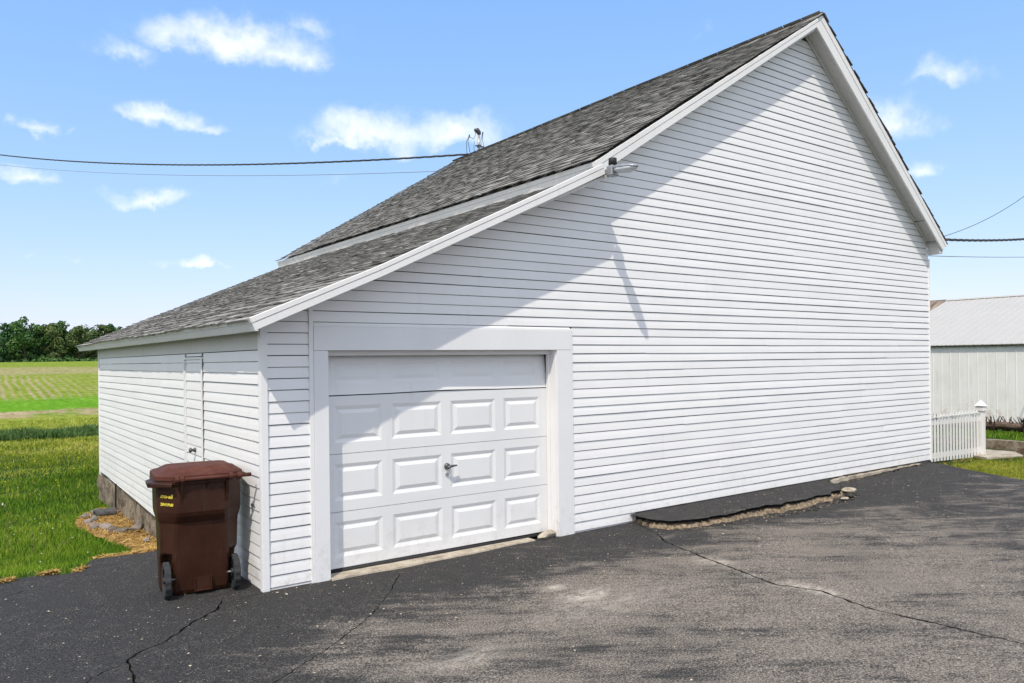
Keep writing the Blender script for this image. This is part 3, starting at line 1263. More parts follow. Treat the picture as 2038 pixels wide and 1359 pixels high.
# concrete footing strip at the right end of the front wall
fb = MB()
xx = np.arange(8.75, 11.55, .14)
rr = random.Random(8)
poly_t = [(x, -.035 - rr.uniform(0, .05)) for x in xx]
top = .115
for q in range(len(xx) - 1):
    xa, xb = xx[q], xx[q + 1]
    ya, yb = poly_t[q][1], poly_t[q + 1][1]
    zt = .10 + rr.uniform(-.012, .006)
    fb.add([(xa, ya, .0), (xb, yb, .0), (xb, .02, .0), (xa, .02, .0), (xa, ya, zt), (xb, yb, zt), (xb, .02, zt), (xa, .02, zt)], [(4, 5, 6, 7), (0, 1, 5, 4), (1, 2, 6, 5), (3, 0, 4, 7)])
part('footing', fb, M['concrete'], barn)
t = MB()
t.box((4.57, .004, .0), (11.9, .011, .145))
part('sill', t, M['core'], barn)

# roofs --------------------------------------------------------------------
# slabs (deck and soffit)
dk = MB()
dk.prism_y([(-.19, 2.328), (3.85, 2.328 + 4.04 * .4385), (3.85, 4.06), (1.454, 3.02), (-.15, 2.30)], YL + .03, Y_BACK - .03)
part('roof_deck', dk, M['soffit'], barn)
dk = MB()
dk.prism_y([(3.755, 4.235), (8.30, 7.035), (12.13, 3.985), (12.07, 3.945), (8.25, 6.87), (3.80, 4.13)], YO + .03, Y_BACK - .03)
part('roof_deck', dk, M['soffit'], barn)


def rake(top, bot, y0, cut, ratio=.4, name='rake_board'):
    """a rake made of a crown strip over a main board, in lengths that butt"""
    pts = sorted(set([top[0][0], top[-1][0]] + cut))
    for q in range(len(pts) - 1):
        xa, xb = pts[q], pts[q + 1]
        fa, fb_ = (xa - top[0][0]) / (top[-1][0] - top[0][0]), (xb - top[0][0]) / (top[-1][0] - top[0][0])
        res = []
        for fq, x in ((fa, xa), (fb_, xb)):
            xbm = bot[0][0] + fq * (bot[-1][0] - bot[0][0])
            zt, zb = interp(top, x) if top[0][0] < top[-1][0] else 0, interp(bot, xbm)
            res.append(((x, zt), (xbm, zb)))
        (ta, ba), (tb, bb) = res
        lerp = lambda p, q_, s: (p[0] + (q_[0] - p[0]) * s, p[1] + (q_[1] - p[1]) * s)
        g = .002
        mb = MB()
        mb.prism_y([lerp(ta, ba, ratio), lerp(tb, bb, ratio), tb, ta], y0 - .004, y0 + .03)
        part('crown_strip', mb, M['fascia'], barn, bevel=.004)
        mb = MB()
        mb.prism_y([ba, bb, lerp(tb, bb, ratio + .02), lerp(ta, ba, ratio + .02)], y0, y0 + .028)
        part(name, mb, M['fascia'], barn, bevel=.003)


rake(LT, LB, YL, [.95, 3.05], .42)
rake(UT, UB, YO, [6.28], .42)
rake(RT, RB, YO, [10.2], .35)
# soffit return at the right eave, and the strip along the gable under the right soffit
t = MB()
t.prism_y([(11.985, 3.80), (12.06, 3.80), (12.10, 3.93), (11.985, 4.0)], YO + .03, -.0)
part('eave_return', t, M['soffit'], barn, bevel=.003)
t = MB()
t.prism_y([(8.289 - .05, 6.815), (8.289, 6.844), (12.05, 3.955), (12.0, 3.935)], -.028, -.012)
part('soffit_channel', t, M['soffit'], barn)
for (cx, cz, L) in ((11.86, 4.045, .16), (11.45, 4.37, .14)):
    t = MB()
    t.tube([(cx, -.03, cz - .03), (cx + .01, -.10, cz - .035), (cx + .02, -.2, cz - .03), (cx + .03, -.2, cz + .04)], .007, 6)
    part('wire_hook', t, M['darksteel'], barn)

# eave fascias along the left
def eave(xt, zt, xb, zb, y0, y1, n_, sag=0.0):
    ysg = np.linspace(y0, y1, n_ + 1)
    for q in range(n_):
        a, b_ = ysg[q], ysg[q + 1]
        for nm, s0, s1, o_ in (('crown_strip', 0, .42, .004), ('fascia_board', .43, 1.0, 0.0)):
            mb = MB()
            ring = []
            for yv in (a + .001, b_ - .001):
                lp = lambda s: (xt + (xb - xt) * s - o_, zt + (zb - zt) * s)
                (xa, za), (xc, zc) = lp(s0), lp(s1)
                ring.append([(xa, yv, za), (xa + .03 + o_, yv, za), (xc + .03 + o_, yv, zc), (xc, yv, zc)])
            mb.loft(ring)
            part(nm, mb, M['fascia'], barn, bevel=.003)


eave(-.219, 2.374, -.175, 2.265, YL, Y_BACK, 5)
eave(3.705, 4.235, 3.735, 4.108, YO + .002, Y_BACK, 4)

# shingles --------------------------------------------------------------------
EXPO, TABW = .138, .318
variants = []
for q in range(24):
    vr = random.Random(100 + q)
    lift = [vr.uniform(.003, .017) for _ in range(3)]
    th = vr.uniform(.010, .015)
    w = TABW * .5 - vr.uniform(.002, .006)
    ed_ = [vr.uniform(-.007, .007) for _ in range(3)]
    vs = []
    for i_, u in enumerate((-w, 0, w)):
        vs += [(u, ed_[i_], lift[i_]), (u, ed_[i_], lift[i_] + th), (u, EXPO + .05, .004)]
    fs = [(0, 3, 4, 1), (3, 6, 7, 4), (1, 4, 5, 2), (4, 7, 8, 5), (0, 1, 2), (6, 8, 7)]
    tone = min(1, max(0, vr.gauss(.56, .15)))
    variants.append((np.array(vs), fs, tone))
var_mesh = []
for vs, fs, tone in variants:
    mb = MB()
    mb.tone = tone
    mb.add(vs, fs)
    var_mesh.append(mb.mesh('shingle', M['shingle']))


def slope_frame(x0, z0, x1, z1):
    d = Vector((x1 - x0, 0, z1 - z0))
    L = d.length
    d.normalize()
    return Vector((x0, 0, z0)), d, L


sh = []     # (matrix, variant, projected size)
rs = random.Random(17)


def proj(p):
    q = Vector(p) - CAM
    zc = q.dot(fwd)
    return q.dot(rgt) / zc, q.dot(up) / zc


def lay(x0, z0, x1, z1, y0, y1, flipn=False, cols=None):
    org, d, L = slope_frame(x0, z0, x1, z1)
    nrm = Vector((0, 1, 0)).cross(d) if flipn else d.cross(Vector((0, 1, 0)))
    if nrm.z < 0:
        nrm = -nrm
    uax = Vector((0, 1, 0)) if d.cross(nrm).y < 0 else Vector((0, 1, 0))
    uax = d.cross(nrm)          # right-handed (u, v, n)
    rows = int(L / EXPO) + 1
    for r_ in range(rows):
        off = (r_ % 2) * TABW * .5 + rs.uniform(-.03, .03)
        y = y0 + TABW * .5 - off
        rowj = rs.uniform(-.006, .006)
        c_ = 0
        while y - TABW * .5 < y1:
            yc = y
            if yc - TABW * .5 < y0:
                yc = y0 + TABW * .5 + rs.uniform(-.008, .012)
            if yc + TABW * .5 > y1:
                yc = y1 - TABW * .5
            s = r_ * EXPO + rowj
            if s + EXPO > L + .02:
                s = L - EXPO + .02
            wav = .012 * float(vnoise(yc, s, 41, .55)) + .006 * float(vnoise(yc, s, 42, 1.6))
            pos = org + d * s + nrm * (.006 + wav + rs.uniform(0, .004) + .0006 * c_ % .002) + Vector((0, yc, 0))
            rot = Matrix((uax, d, nrm)).transposed().to_4x4()
            rot = rot @ Matrix.Rotation(rs.uniform(-.012, .012), 4, 'Z')
            rot.translation = pos
            a = [proj(pos + uax * du + d * dv) for du, dv in ((-.15, 0), (.15, 0), (.15, EXPO), (-.15, EXPO))]
            ar = abs(sum(a[i_][0] * a[(i_ + 1) % 4][1] - a[(i_ + 1) % 4][0] * a[i_][1] for i_ in range(4)))
            if flipn:
                ar = 0
            sh.append((rot, rs.randrange(len(variants)), ar))
            y += TABW
            c_ += 1
            if cols and c_ >= cols:
                break


lay(-.235, 2.338, 3.86, 2.338 + 4.095 * .4385, YL + .034, Y_BACK + .02)
lay(3.675, 4.243, 8.34, 7.092, YO - .010, Y_BACK + .02)
lay(12.20, 3.962, 8.33, 7.092, YO - .022, Y_BACK + .02, True)
sh.sort(key=lambda s_: -s_[2])
for rot, vi, _ in sh[:290]:
    o = bpy.data.objects.new('shingle', var_mesh[vi])
    COL.objects.link(o)
    o.parent = barn
    o.matrix_local = rot
V, F3, F4, T3, T4 = [], [], [], [], []
nv = 0
for rot, vi, _ in sh[290:]:
    vs, fs, tone = variants[vi]
    R = np.array(rot)
    V.append(vs @ R[:3, :3].T + R[:3, 3])
    for f_ in fs:
        if len(f_) == 4:
            F4.append([nv + i_ for i_ in f_])
            T4.append(tone + rs.uniform(-.1, .1))
        else:
            F4.append([nv + f_[0], nv + f_[1], nv + f_[2], nv + f_[2]])
            T4.append(tone)
    nv += 9
V = np.concatenate(V)
quads = [f_ for f_ in F4 if f_[2] != f_[3]]
tris = [f_[:3] for f_ in F4 if f_[2] == f_[3]]
me = bpy.data.meshes.new('shingle_field')
me.from_pydata(V.tolist(), [], quads + tris)
me.materials.append(M['shingle'])
at = me.attributes.new('tone', 'FLOAT', 'FACE')
at.data.foreach_set('value', [t_ for f_, t_ in zip(F4, T4) if f_[2] != f_[3]] + [t_ for f_, t_ in zip(F4, T4) if f_[2] == f_[3]])
o = link('shingle_field', me, barn)
o['kind'] = 'stuff'
# ridge caps
for q in range(int((Y_BACK - YO) / .27) + 1):
    y0 = YO - .03 + q * .27
    y1 = min(y0 + .31, Y_BACK + .03)
    l0, l1 = .020 + rs.uniform(0, .005), .012
    mb = MB()
    mb.tone = rs.uniform(.1, .6)
    vs = []
    for yv, lf in ((y0, l0), (y1, l1)):
        for (dx, dz) in ((-.14, -.086), (-.02, -.004), (.02, -.006), (.13, -.106)):
            vs += [(8.335 + dx, yv, 7.09 + dz + lf), (8.335 + dx, yv, 7.09 + dz + lf - .010)]
    fs = []
    for i_ in range(3):
        fs += [(2 * i_, 2 * i_ + 2, 2 * i_ + 10, 2 * i_ + 8), (2 * i_, 2 * i_ + 1, 2 * i_ + 3, 2 * i_ + 2)]
    fs += [(0, 8, 9, 1), (6, 7, 15, 14)]
    mb.add(vs, fs)
    part('ridge_cap', mb, M['shingle'], barn)

# ------------------------------------------------------------------ roof mast, lamp, wires
mast = thing('service_mast', 'short grey cable mast with hooded weatherhead standing on the barn ridge', 'mast', (8.34, 8.94, 7.05))
t = MB()
t.cyl((0, 0, -.1), (0, 0, .50), .030, 12)
part('pole', t, M['steel'], mast, True)
t = MB()
t.tube([(.02, 0, .48), (0, 0, .53), (-.05, 0, .585), (-.10, 0, .575), (-.115, 0, .56)], [.034, .058, .062, .05, .03], 12)
part('weatherhead', t, M['darksteel'], mast, True)
t = MB()
t.box((-.10, -.02, .19), (.14, .02, .215))
t.box((-.035, -.035, .17), (.035, .035, .235))
part('bracket', t, M['darksteel'], mast)
t = MB()
t.tube([(0, 0, .0), (-.08, .05, -.02), (-.14, .02, -.06)], [.06, .05, .03], 10)
part('flashing', t, M['black'], mast, True)
for pts in ([(-.10, 0, .55), (-.11, 0, .42), (-.16, 0, .36), (-.24, .0, .38), (-.28, .02, .40)], [(-.26, .02, .43), (-.29, .05, .30), (-.23, .08, .10), (-.18, .1, -.04)],
            [(-.29, .02, .38), (-.33, .05, .28), (-.31, .08, .1), (-.28, .1, -.06)], [(.09, -.02, .52), (.06, 0, .36), (.07, 0, .15), (.06, .02, .02)],
            [(.10, -.02, .52), (.10, 0, .38), (.14, -.02, .18), (.19, -.05, .04)], [(.19, -.1, .06), (.26, -.14, .18), (.31, -.17, .26)], [(-.14, 0, .30), (-.13, .03, .2), (-.1, .06, .0)]):
    t = MB()
    t.tube(pts, .0065, 6)
    part('lead_wire', t, M['wire'], mast)
for p in ((-.27, .02, .41), (.10, -.02, .53), (.20, -.1, .05)):
    t = MB()
    t.tube([(p[0] - .01, p[1], p[2] - .05), p, (p[0] + .01, p[1], p[2] + .04)], [.008, .018, .010], 8)
    part('splice', t, M['black'], mast)

lamp = thing('yard_light', 'grey yard light with black photocell cap and clear bowl lens on the barn gable', 'lamp', (3.84, -.38, 4.13))
t = MB()
t.box((-.055, -.09, -.075), (.055, .005, .045))
t.box((-.03, -.0, -.06), (.03, .10, -.02))
part('housing', t, M['steel'], lamp, bevel=.012)
t = MB()
t.tube([(0, -.045, .045), (0, -.045, .055), (0, -.045, .125), (0, -.045, .13)], [.03, .048, .046, .038], 16)
part('photocell', t, M['black'], lamp, True)
t = MB()
rings = []
for s, wdt, hh, zc in ((0, .045, .042, -.0), (.25, .07, .045, -.005), (.6, .08, .04, -.018), (.9, .06, .027, -.03), (1.0, .025, .014, -.035)):
    y = -.08 - .34 * s
    rings.append([(wdt * math.cos(a), y, zc + hh * max(0, math.sin(a)) - .004 * (math.sin(a) < 0)) for a in np.linspace(0, 2 * math.pi, 18, endpoint=False)])
t.loft(rings)
part('reflector', t, M['steel'], lamp, True)
t = MB()
rings = []
for s, wdt, hh, zc in ((.06, .045, .03, -.008), (.25, .067, .05, -.012), (.6, .075, .062, -.022), (.85, .06, .045, -.032), (.96, .025, .02, -.036)):
    y = -.08 - .34 * s
    rings.append([(wdt * math.cos(a), y, zc - hh * max(0, -math.sin(a)) - .001) for a in np.linspace(0, 2 * math.pi, 18, endpoint=False)])
t.loft(rings)
part('lens', t, M['lens'], lamp, True)


def wire(name, label, pts, r, material, sag=0.0, n=40, twist=0.0, group=None, ext=1.0):
    p0, p1 = Vector(pts[0]), Vector(pts[1])
    mb = MB()
    def at(s):
        p = p0.lerp(p1, s)
        p.z -= sag * 4 * s * (1 - s)
        return p
    path = [at(ext * q / n) for q in range(n + 1)]
    if twist:
        L = (p1 - p0).length * ext
        m_ = int(L / .12)
        for ph in (0, 2.1, 4.2):
            pp = []
            for q in range(m_ + 1):
                c_ = at(ext * q / m_)
                a = ph + q * .12 / twist * 6.283
                pp.append(c_ + Vector((math.cos(a) * .3, math.cos(a) * .3, math.sin(a))) * r * 1.15)
            mb.tube(pp, r, 5)
    else:
        mb.tube(path, r, 6)
    return thing(name, label, 'wire', group=group, data=mb.mesh(name, material))


def on_ray(px, py, t):
    d = pix_dir(px, py)
    return CAM + d * (t / d.dot(fwd))


wire('overhead_wire', 'thick twisted black cable running from the barn ridge mast across the left sky', [(8.05, 8.98, 7.02), tuple(on_ray(0, 308, 33))], .013, M['wire'], .34, 60, 1.1, ext=1.5)
wire('overhead_wire', 'thin grey wire below the thick twisted cable in the left sky', [(7.6, 9.3, 6.62), tuple(on_ray(0, 328, 33))], .007, M['wiregrey'], .26, 60, ext=1.5)
pr = Vector((12.12, -.10, 4.08))
wire('overhead_wire', 'twisted black cable leaving the right eave of the barn level to the right', [tuple(pr), tuple(on_ray(2038, 465, 17) + (on_ray(2038, 465, 17) - pr) * 1.2)], .013, M['wire'], .12, 40, .9)
p2 = Vector((11.88, -.21, 4.06))
wire('overhead_wire', 'thin dark wire rising steeply from the right eave of the barn', [tuple(p2), tuple(on_ray(2038, 362, 16) + (on_ray(2038, 362, 16) - p2) * .8)], .006, M['wire'], .30, 40)
p3 = Vector((12.02, .02, 3.79))
wire('overhead_wire', 'thin grey wire leaving the barn corner below the right eave', [tuple(p3), tuple(on_ray(2038, 507, 17) + (on_ray(2038, 507, 17) - p3) * 1.2)], .006, M['wiregrey'], .05, 40)

# ------------------------------------------------------------------ wheeled bin
wb_ = thing('wheeled_bin', 'brown wheeled rubbish bin with faded lid standing by the barn corner', 'bin', (-.432, .475, .0), math.radians(-6))


def bin_ring(z, w, yn, yf, nx, nd, k=0.0, rad=.05):
    """outline with chamfered near corners (k=0) that turn into wheel notches (k=1)"""
    ch = [(-w, yn + nd + .015), (-w + nx * .08, yn + nd * .92), (-w + nx * .36, yn + nd * .64), (-w + nx * .64, yn + nd * .36), (-w + nx * .92, yn + nd * .08), (-w + nx + .015, yn)]
    no = [(-w, yn + nd + .02), (-w + .006, yn + nd), (-w + nx * .8, yn + nd * .98), (-w + nx, yn + nd * .8), (-w + nx + .004, yn + .012), (-w + nx + .02, yn)]
    left = [(a[0] * (1 - k) + b_[0] * k, a[1] * (1 - k) + b_[1] * k) for a, b_ in zip(ch, no)]
    right = [(-x, y) for x, y in reversed(left)]
    pts = [(-w, yf - rad)] + left + [(0, yn - .006)] + right + [(w, yf - rad), (w - rad * .3, yf - rad * .3), (w - rad, yf), (0, yf + .008), (-w + rad, yf), (-w + rad * .3, yf - rad * .3)]
    return [(x, y, z) for x, y in pts]


levels = [(.012, .306, -.165, .235, .080, .21, 1), (.05, .309, -.182, .238, .082, .22, 1), (.26, .313, -.200, .245, .084, .22, 1), (.315, .314, -.206, .248, .084, .20, .9), (.350, .315, -.210, .25, .09, .14, .5), (.375, .316, -.212, .252, .10, .115, 0),
          (.60, .322, -.226, .262, .115, .115, 0), (.635, .324, -.229, .266, .118, .116, 0), (.668, .334, -.250, .270, .130, .125, 0), (.70, .341, -.272, .273, .145, .14, 0), (.735, .344, -.282, .276, .150, .145, 0),
          (.90, .346, -.282, .285, .150, .145, 0), (.985, .348, -.285, .290, .150, .145, 0)]
t = MB()
t.loft([bin_ring(*lv) for lv in levels])
part('body', t, M['bin'], wb_, bevel=.006)
t = MB()
t.loft([bin_ring(.972, .362, -.298, .305, .155, .15), bin_ring(1.006, .366, -.302, .310, .155, .15)])
part('rim', t, M['bin'], wb_, bevel=.006)
t = MB()
t.loft([[(-.366, -.155, 1.0), (-.366, .10, 1.0), (-.366, .10, .965), (-.366, -.155, .955)], [(-.415, -.14, .992), (-.415, .05, .992), (-.415, .05, .972), (-.415, -.14, .950)]])
t.loft([[(-.37, -.16, 1.0), (-.37, -.16, .955), (-.235, -.295, .965), (-.235, -.295, 1.0)], [(-.405, -.165, .99), (-.405, -.165, .953), (-.245, -.325, .965), (-.245, -.325, .99)]])
part('side_grip', t, M['bin'], wb_, bevel=.004)
lid = MB()
lid.loft([bin_ring(1.010, .362, -.275, .322, .125, .12), bin_ring(1.046, .360, -.273, .320, .125, .12), bin_ring(1.060, .342, -.250, .302, .115, .11), bin_ring(1.068, .312, -.205, .272, .11, .10), bin_ring(1.100, .258, -.150, .222, .09, .08), bin_ring(1.105, .242, -.134, .206, .085, .08)])
part('lid', lid, M['lid'], wb_, bevel=.003)
t = MB()
t.tube([(-.215, -.318, 1.022), (.40, -.318, 1.022)], .017, 12)
part('handle_bar', t, M['lid'], wb_, True)
for x in (-.205, -.165, .23, .30):
    t = MB()
    t.tube([(x - .016, -.312, 1.022), (x + .016, -.312, 1.022)], .030, 12)
    t.box((x - .014, -.31, .985), (x + .014, -.27, 1.02))
    part('hinge', t, M['lid'], wb_)
for x, z0 in ((-.165, .80), (.045, .92), (.205, .80)):
    t = MB()
    t.loft([[(x - .012, -.282, z0), (x + .012, -.282, z0), (x + .012, -.282, .975), (x - .012, -.282, .975)],
            [(x - .010, -.292, z0 + .06), (x + .010, -.292, z0 + .06), (x + .010, -.325, .985), (x - .010, -.325, .985)]])
    part('gusset', t, M['bin'], wb_)
t = MB()
for a, b_ in (((-.062, -.225, .035), (-.052, -.18, .155)), ((.072, -.225, .035), (.082, -.18, .155)), ((-.052, -.225, .035), (.072, -.18, .048))):
    t.box(a, b_)
part('tow_pocket', t, M['bin'], wb_, bevel=.003)
t = MB()
t.box((-.051, -.209, .05), (.071, -.203, .155))
part('pocket_back', t, M['bin'], wb_)
t = MB()
t.cyl((-.30, -.18, .155), (-.20, -.18, .155), .012, 10)
t.cyl((.20, -.18, .155), (.30, -.18, .155), .012, 10)
part('axle', t, M['darksteel'], wb_, True)
for sx in (-1, 1):
    wh = link('wheel', None, wb_, (sx * .278, -.18, .155))
    t = MB()
    N = 56
    prof = [(.0, .112), (-.022, .118), (-.026, .140), (-.018, .150), (.018, .150), (.026, .140), (.022, .118)]
    rings = []
    for q in range(N):
        a = 2 * math.pi * q / N
        lug = .0055 if (q // 2) % 2 else 0
        ring_ = []
        for (px_, r_) in prof:
            rr_ = r_ + (lug if r_ > .139 else 0)
            ring_.append((px_, rr_ * math.cos(a), rr_ * math.sin(a)))
        rings.append(ring_)
    rings.append(rings[0])
    t.loft(rings, False, False)
    part('tyre', t, M['tyre'], wh)
    t = MB()
    rr_ = [[(px_, r_ * math.cos(2 * math.pi * q / 32), r_ * math.sin(2 * math.pi * q / 32)) for (px_, r_) in ((-.02, .100), (-.02, .116), (.02, .116), (.02, .100))] for q in range(33)]
    t.loft(rr_, False, False)
    t.cyl((-.03, 0, 0), (.03, 0, 0), .028, 16)
    part('rim', t, M['hub'], wh)
    for q in range(6):
        a = 2 * math.pi * q / 6 + .3
        t = MB()
        c_, s_ = math.cos(a), math.sin(a)
        P2 = lambda x, r_, l_: (x, r_ * c_ - l_ * s_, r_ * s_ + l_ * c_)
        t.loft([[P2(-.012, .022, -.013), P2(.012, .022, -.013), P2(.012, .022, .013), P2(-.012, .022, .013)],
                [P2(-.010, .104, -.009), P2(.010, .104, -.009), P2(.010, .104, .009), P2(-.010, .104, .009)]])
        part('spoke', t, M['hub'], wh)


def text_mesh(body, size, material, name, shear=.12, ext=.0012):
    cu = bpy.data.curves.new(name, 'FONT')
    cu.body = body
    cu.size = size
    cu.extrude = ext
    cu.shear = shear
    cu.align_x = 'CENTER'
    cu.align_y = 'CENTER'
    cu.offset = .0015
    tmp = bpy.data.objects.new(name, cu)
    COL.objects.link(tmp)
    dg = bpy.context.evaluated_depsgraph_get()
    me_ = bpy.data.meshes.new_from_object(tmp.evaluated_get(dg))
    bpy.data.objects.remove(tmp)
    me_.materials.clear()
    me_.materials.append(material)
    return me_


for body, z, sz in (('rrn-all', .875, .048), ('28419N0', .805, .033)):
    me_ = text_mesh(body, sz, M['yellow'], 'lettering')
    o = link('lettering', me_, wb_)
    # on the chamfered near left corner, facing out to the left and forward
    hw = .3455 if z > .8 else .3445
    mid = Vector((-hw + .074, -.282 + .072, z))
    u = Vector((.150, -.145, 0)).normalized()
    nrm_ = Vector((-u.y * -1, -u.x, 0))
    nrm_ = Vector((-.145, -.150, 0)).normalized()
    o.matrix_local = Matrix.Translation(mid + nrm_ * .0035) @ Matrix((u, Vector((0, 0, 1)), nrm_)).transposed().to_4x4() @ Matrix.Rotation(math.radians(-3), 4, 'Z')


# ------------------------------------------------------------------ raised asphalt slab and rubble along the wall
slab = thing('asphalt_slab', 'broken raised slab of dark asphalt lying along the foot of the barn front wall', 'slab')
top_edge = [(4.585, -.012), (4.55, -.06), (4.46, -.33), (4.54, -.56), (4.65, -.64), (4.96, -.72), (5.31, -.745), (5.84, -.78), (6.44, -.80), (6.88, -.80), (7.5, -.77), (7.95, -.72), (8.2, -.62), (8.36, -.52), (8.47, -.3), (8.55, -.12), (8.72, -.05), (8.85, -.012)]
pt = dense(top_edge, .045, False, .02)
pt = [(x, y + (.07 * float(vnoise(x, 0, 55, 1.9)) + .04 * float(vnoise(x, 0, 56, 5))) * min(1, -y / .3)) for x, y in pt]
zt = [.105 + .012 * float(vnoise(x, y, 50, 1.5)) for x, y in pt]
n = len(pt)
inner = (6.5, .0)
tm = MB()
vs = [(x, y, z + (.0 if y < -.05 else 0)) for (x, y), z in zip(pt, zt)]
back = [(x, -.008, .112) for x, y in pt]
mid = [(x + (0) , y * .5, (z + .112) / 2 + .012 * float(vnoise(x, y, 51, 1.1))) for (x, y), z in zip(pt, zt)]
tm.add(vs + mid + back, [(i_, i_ + 1, n + i_ + 1, n + i_) for i_ in range(n - 1)] + [(n + i_, n + i_ + 1, 2 * n + i_ + 1, 2 * n + i_) for i_ in range(n - 1)])
part('top', tm, M['asphalt'], slab)
em = MB()
rows_ = []
er = random.Random(4)
for (zf, outw) in ((1.0, 0.0), (.72, -.03), (.62, -.012), (.3, .015), (-.2, .045)):
    row = []
    for q, ((x, y), z) in enumerate(zip(pt, zt)):
        a, b_ = Vector(pt[max(0, q - 1)]), Vector(pt[min(n - 1, q + 1)])
        d = (b_ - a).normalized()
        nn = Vector((d.y, -d.x))
        if nn.y > 0 and y < -.1 and abs(d.x) > .3:
            nn = -nn
        j_ = er.uniform(-.016, .016) if zf < 1 else 0
        p = Vector((x, y)) + nn * (outw + j_)
        row.append((p.x, min(p.y, -.011), z * zf + (er.uniform(-.006, .006) if 0 < zf < 1 else 0)))
    rows_.append(row)
for q in range(len(rows_) - 1):
    em.add(rows_[q + 1] + rows_[q], [(i_, i_ + 1, n + i_ + 1, n + i_) for i_ in range(n - 1)])
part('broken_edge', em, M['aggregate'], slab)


def rock_mesh(seed, sx, sy, sz, material, name='stone', sub=2):
    import bmesh
    bm = bmesh.new()
    bmesh.ops.create_icosphere(bm, subdivisions=sub, radius=1)
    r_ = random.Random(seed)
    ph = [r_.uniform(0, 9) for _ in range(6)]
    cuts = [(Vector((r_.uniform(-1, 1), r_.uniform(-1, 1), r_.uniform(-.6, 1))).normalized(), r_.uniform(.55, .85)) for _ in range(7)]
    for v_ in bm.verts:
        c_ = v_.co.copy()
        for nn, dd in cuts:
            k_ = c_.dot(nn) - dd
            if k_ > 0:
                c_ -= nn * k_ * .9
        s_ = 1 + .08 * math.sin(3 * c_.x + ph[0]) * math.sin(3 * c_.y + ph[1]) + .05 * math.sin(7 * c_.z + ph[2])
        v_.co = Vector((c_.x * sx, c_.y * sy, c_.z * sz)) * s_
    me_ = bpy.data.meshes.new(name)
    bm.to_mesh(me_)
    bm.free()
    me_.materials.append(material)
    return me_


# chunks lying in the break
for q, (x, y, s, lb) in enumerate(((8.28, -.63, .10, 'pale broken concrete chunk at the right end of the raised asphalt slab'), (8.02, -.78, .075, 'dark asphalt chunk lying flat in the break of the raised slab'),
                                   (7.78, -.84, .06, 'small tan rubble lump under the slab edge left of the pale chunk'))):
    o = thing('rubble_chunk', lb, 'rubble', (x, y, gz(x, y) + s * .38), random.uniform(0, 3), 'loose chunks at the slab break', rock_mesh(60 + q, s * 1.25, s * .85, s * .5, M['concrete'] if q != 1 else M['asphalt'], 'rubble_chunk'))
rm = []
for q in range(90):
    s = er.random()
    x = 4.6 + 3.75 * s
    y = float(np.interp(x, [4.6, 4.96, 5.84, 6.88, 7.95, 8.4], [-.69, -.78, -.84, -.86, -.80, -.6])) - er.uniform(-.02, .075)
    rm.append((x, y, er.uniform(.005, .015)))
for q in range(40):
    x = er.uniform(9.0, 11.5)
    rm.append((x, er.uniform(-.16, -.07), er.uniform(.008, .02)))
gv, gf = [], []
bs = [rock_mesh(90 + q, 1, 1, .7, None, 'tmp', 1) for q in range(4)]
arrs = [(np.array([v_.co for v_ in b_.vertices]), np.array([p_.vertices for p_ in b_.polygons])) for b_ in bs]
nv = 0
for x, y, s in rm:
    A, Fq = arrs[er.randrange(4)]
    a = er.uniform(0, 6.28)
    R = np.array([[math.cos(a), -math.sin(a), 0], [math.sin(a), math.cos(a), 0], [0, 0, 1]])
    gv.append(A @ R.T * s * np.array([1.2, 1, .8]) + np.array([x, y, float(drive_z(x, y)) + s * .35]))
    gf.append(Fq + nv)
    nv += len(A)
for b_ in bs:
    bpy.data.meshes.remove(b_)
cv_, cf_, nvc = [], [], 0
for q in range(46):
    sx2 = er.random()
    x = 4.5 + 3.9 * sx2
    y = float(np.interp(x, [4.5, 4.96, 5.84, 6.88, 7.95, 8.4], [-.60, -.76, -.82, -.84, -.78, -.6])) - er.uniform(-.03, .11)
    sz2 = er.uniform(.010, .036)
    A, Fq = arrs[er.randrange(4)]
    a = er.uniform(0, 6.28)
    R_ = np.array([[math.cos(a), -math.sin(a), 0], [math.sin(a), math.cos(a), 0], [0, 0, 1]])
    cv_.append(A @ R_.T * sz2 * np.array([1.4, 1, .55]) + np.array([x, y, float(drive_z(x, y)) + sz2 * .3]))
    cf_.append(Fq + nvc)
    nvc += len(A)
o = link('asphalt_crumbs', np_mesh('asphalt_crumbs', np.concatenate(cv_), np.concatenate(cf_), M['asphalt']))
o['kind'] = 'stuff'
o = link('gravel', np_mesh('gravel', np.concatenate(gv), np.concatenate(gf), M['aggregate']))
o['kind'] = 'stuff'

thing('stone_chunk', 'tan stone wedge lying at the foot of the right garage door jamb', 'stone', (3.19, .03, .03), .25, None, rock_mesh(77, .17, .075, .052, M['concrete'], 'stone_chunk'))
# concrete apron lip under the door
ap = MB()
xa = np.arange(.60, 3.05, .1)
lo = [(x, -.055 + .02 * float(vnoise(x, 0, 61, 3)) + .05 * max(0, (x - 1.6) / 1.4)) for x in xa]
for q in range(len(xa) - 1):
    ap.add([(xa[q], .16, .016), (xa[q + 1], .16, .016), (xa[q + 1], lo[q + 1][1], .017 - .004), (xa[q], lo[q][1], .017 - .004), (xa[q], lo[q][1] - .01, -.02), (xa[q + 1], lo[q + 1][1] - .01, -.02)], [(0, 3, 2, 1), (3, 4, 5, 2)])
part('threshold', ap, M['concrete'], barn)

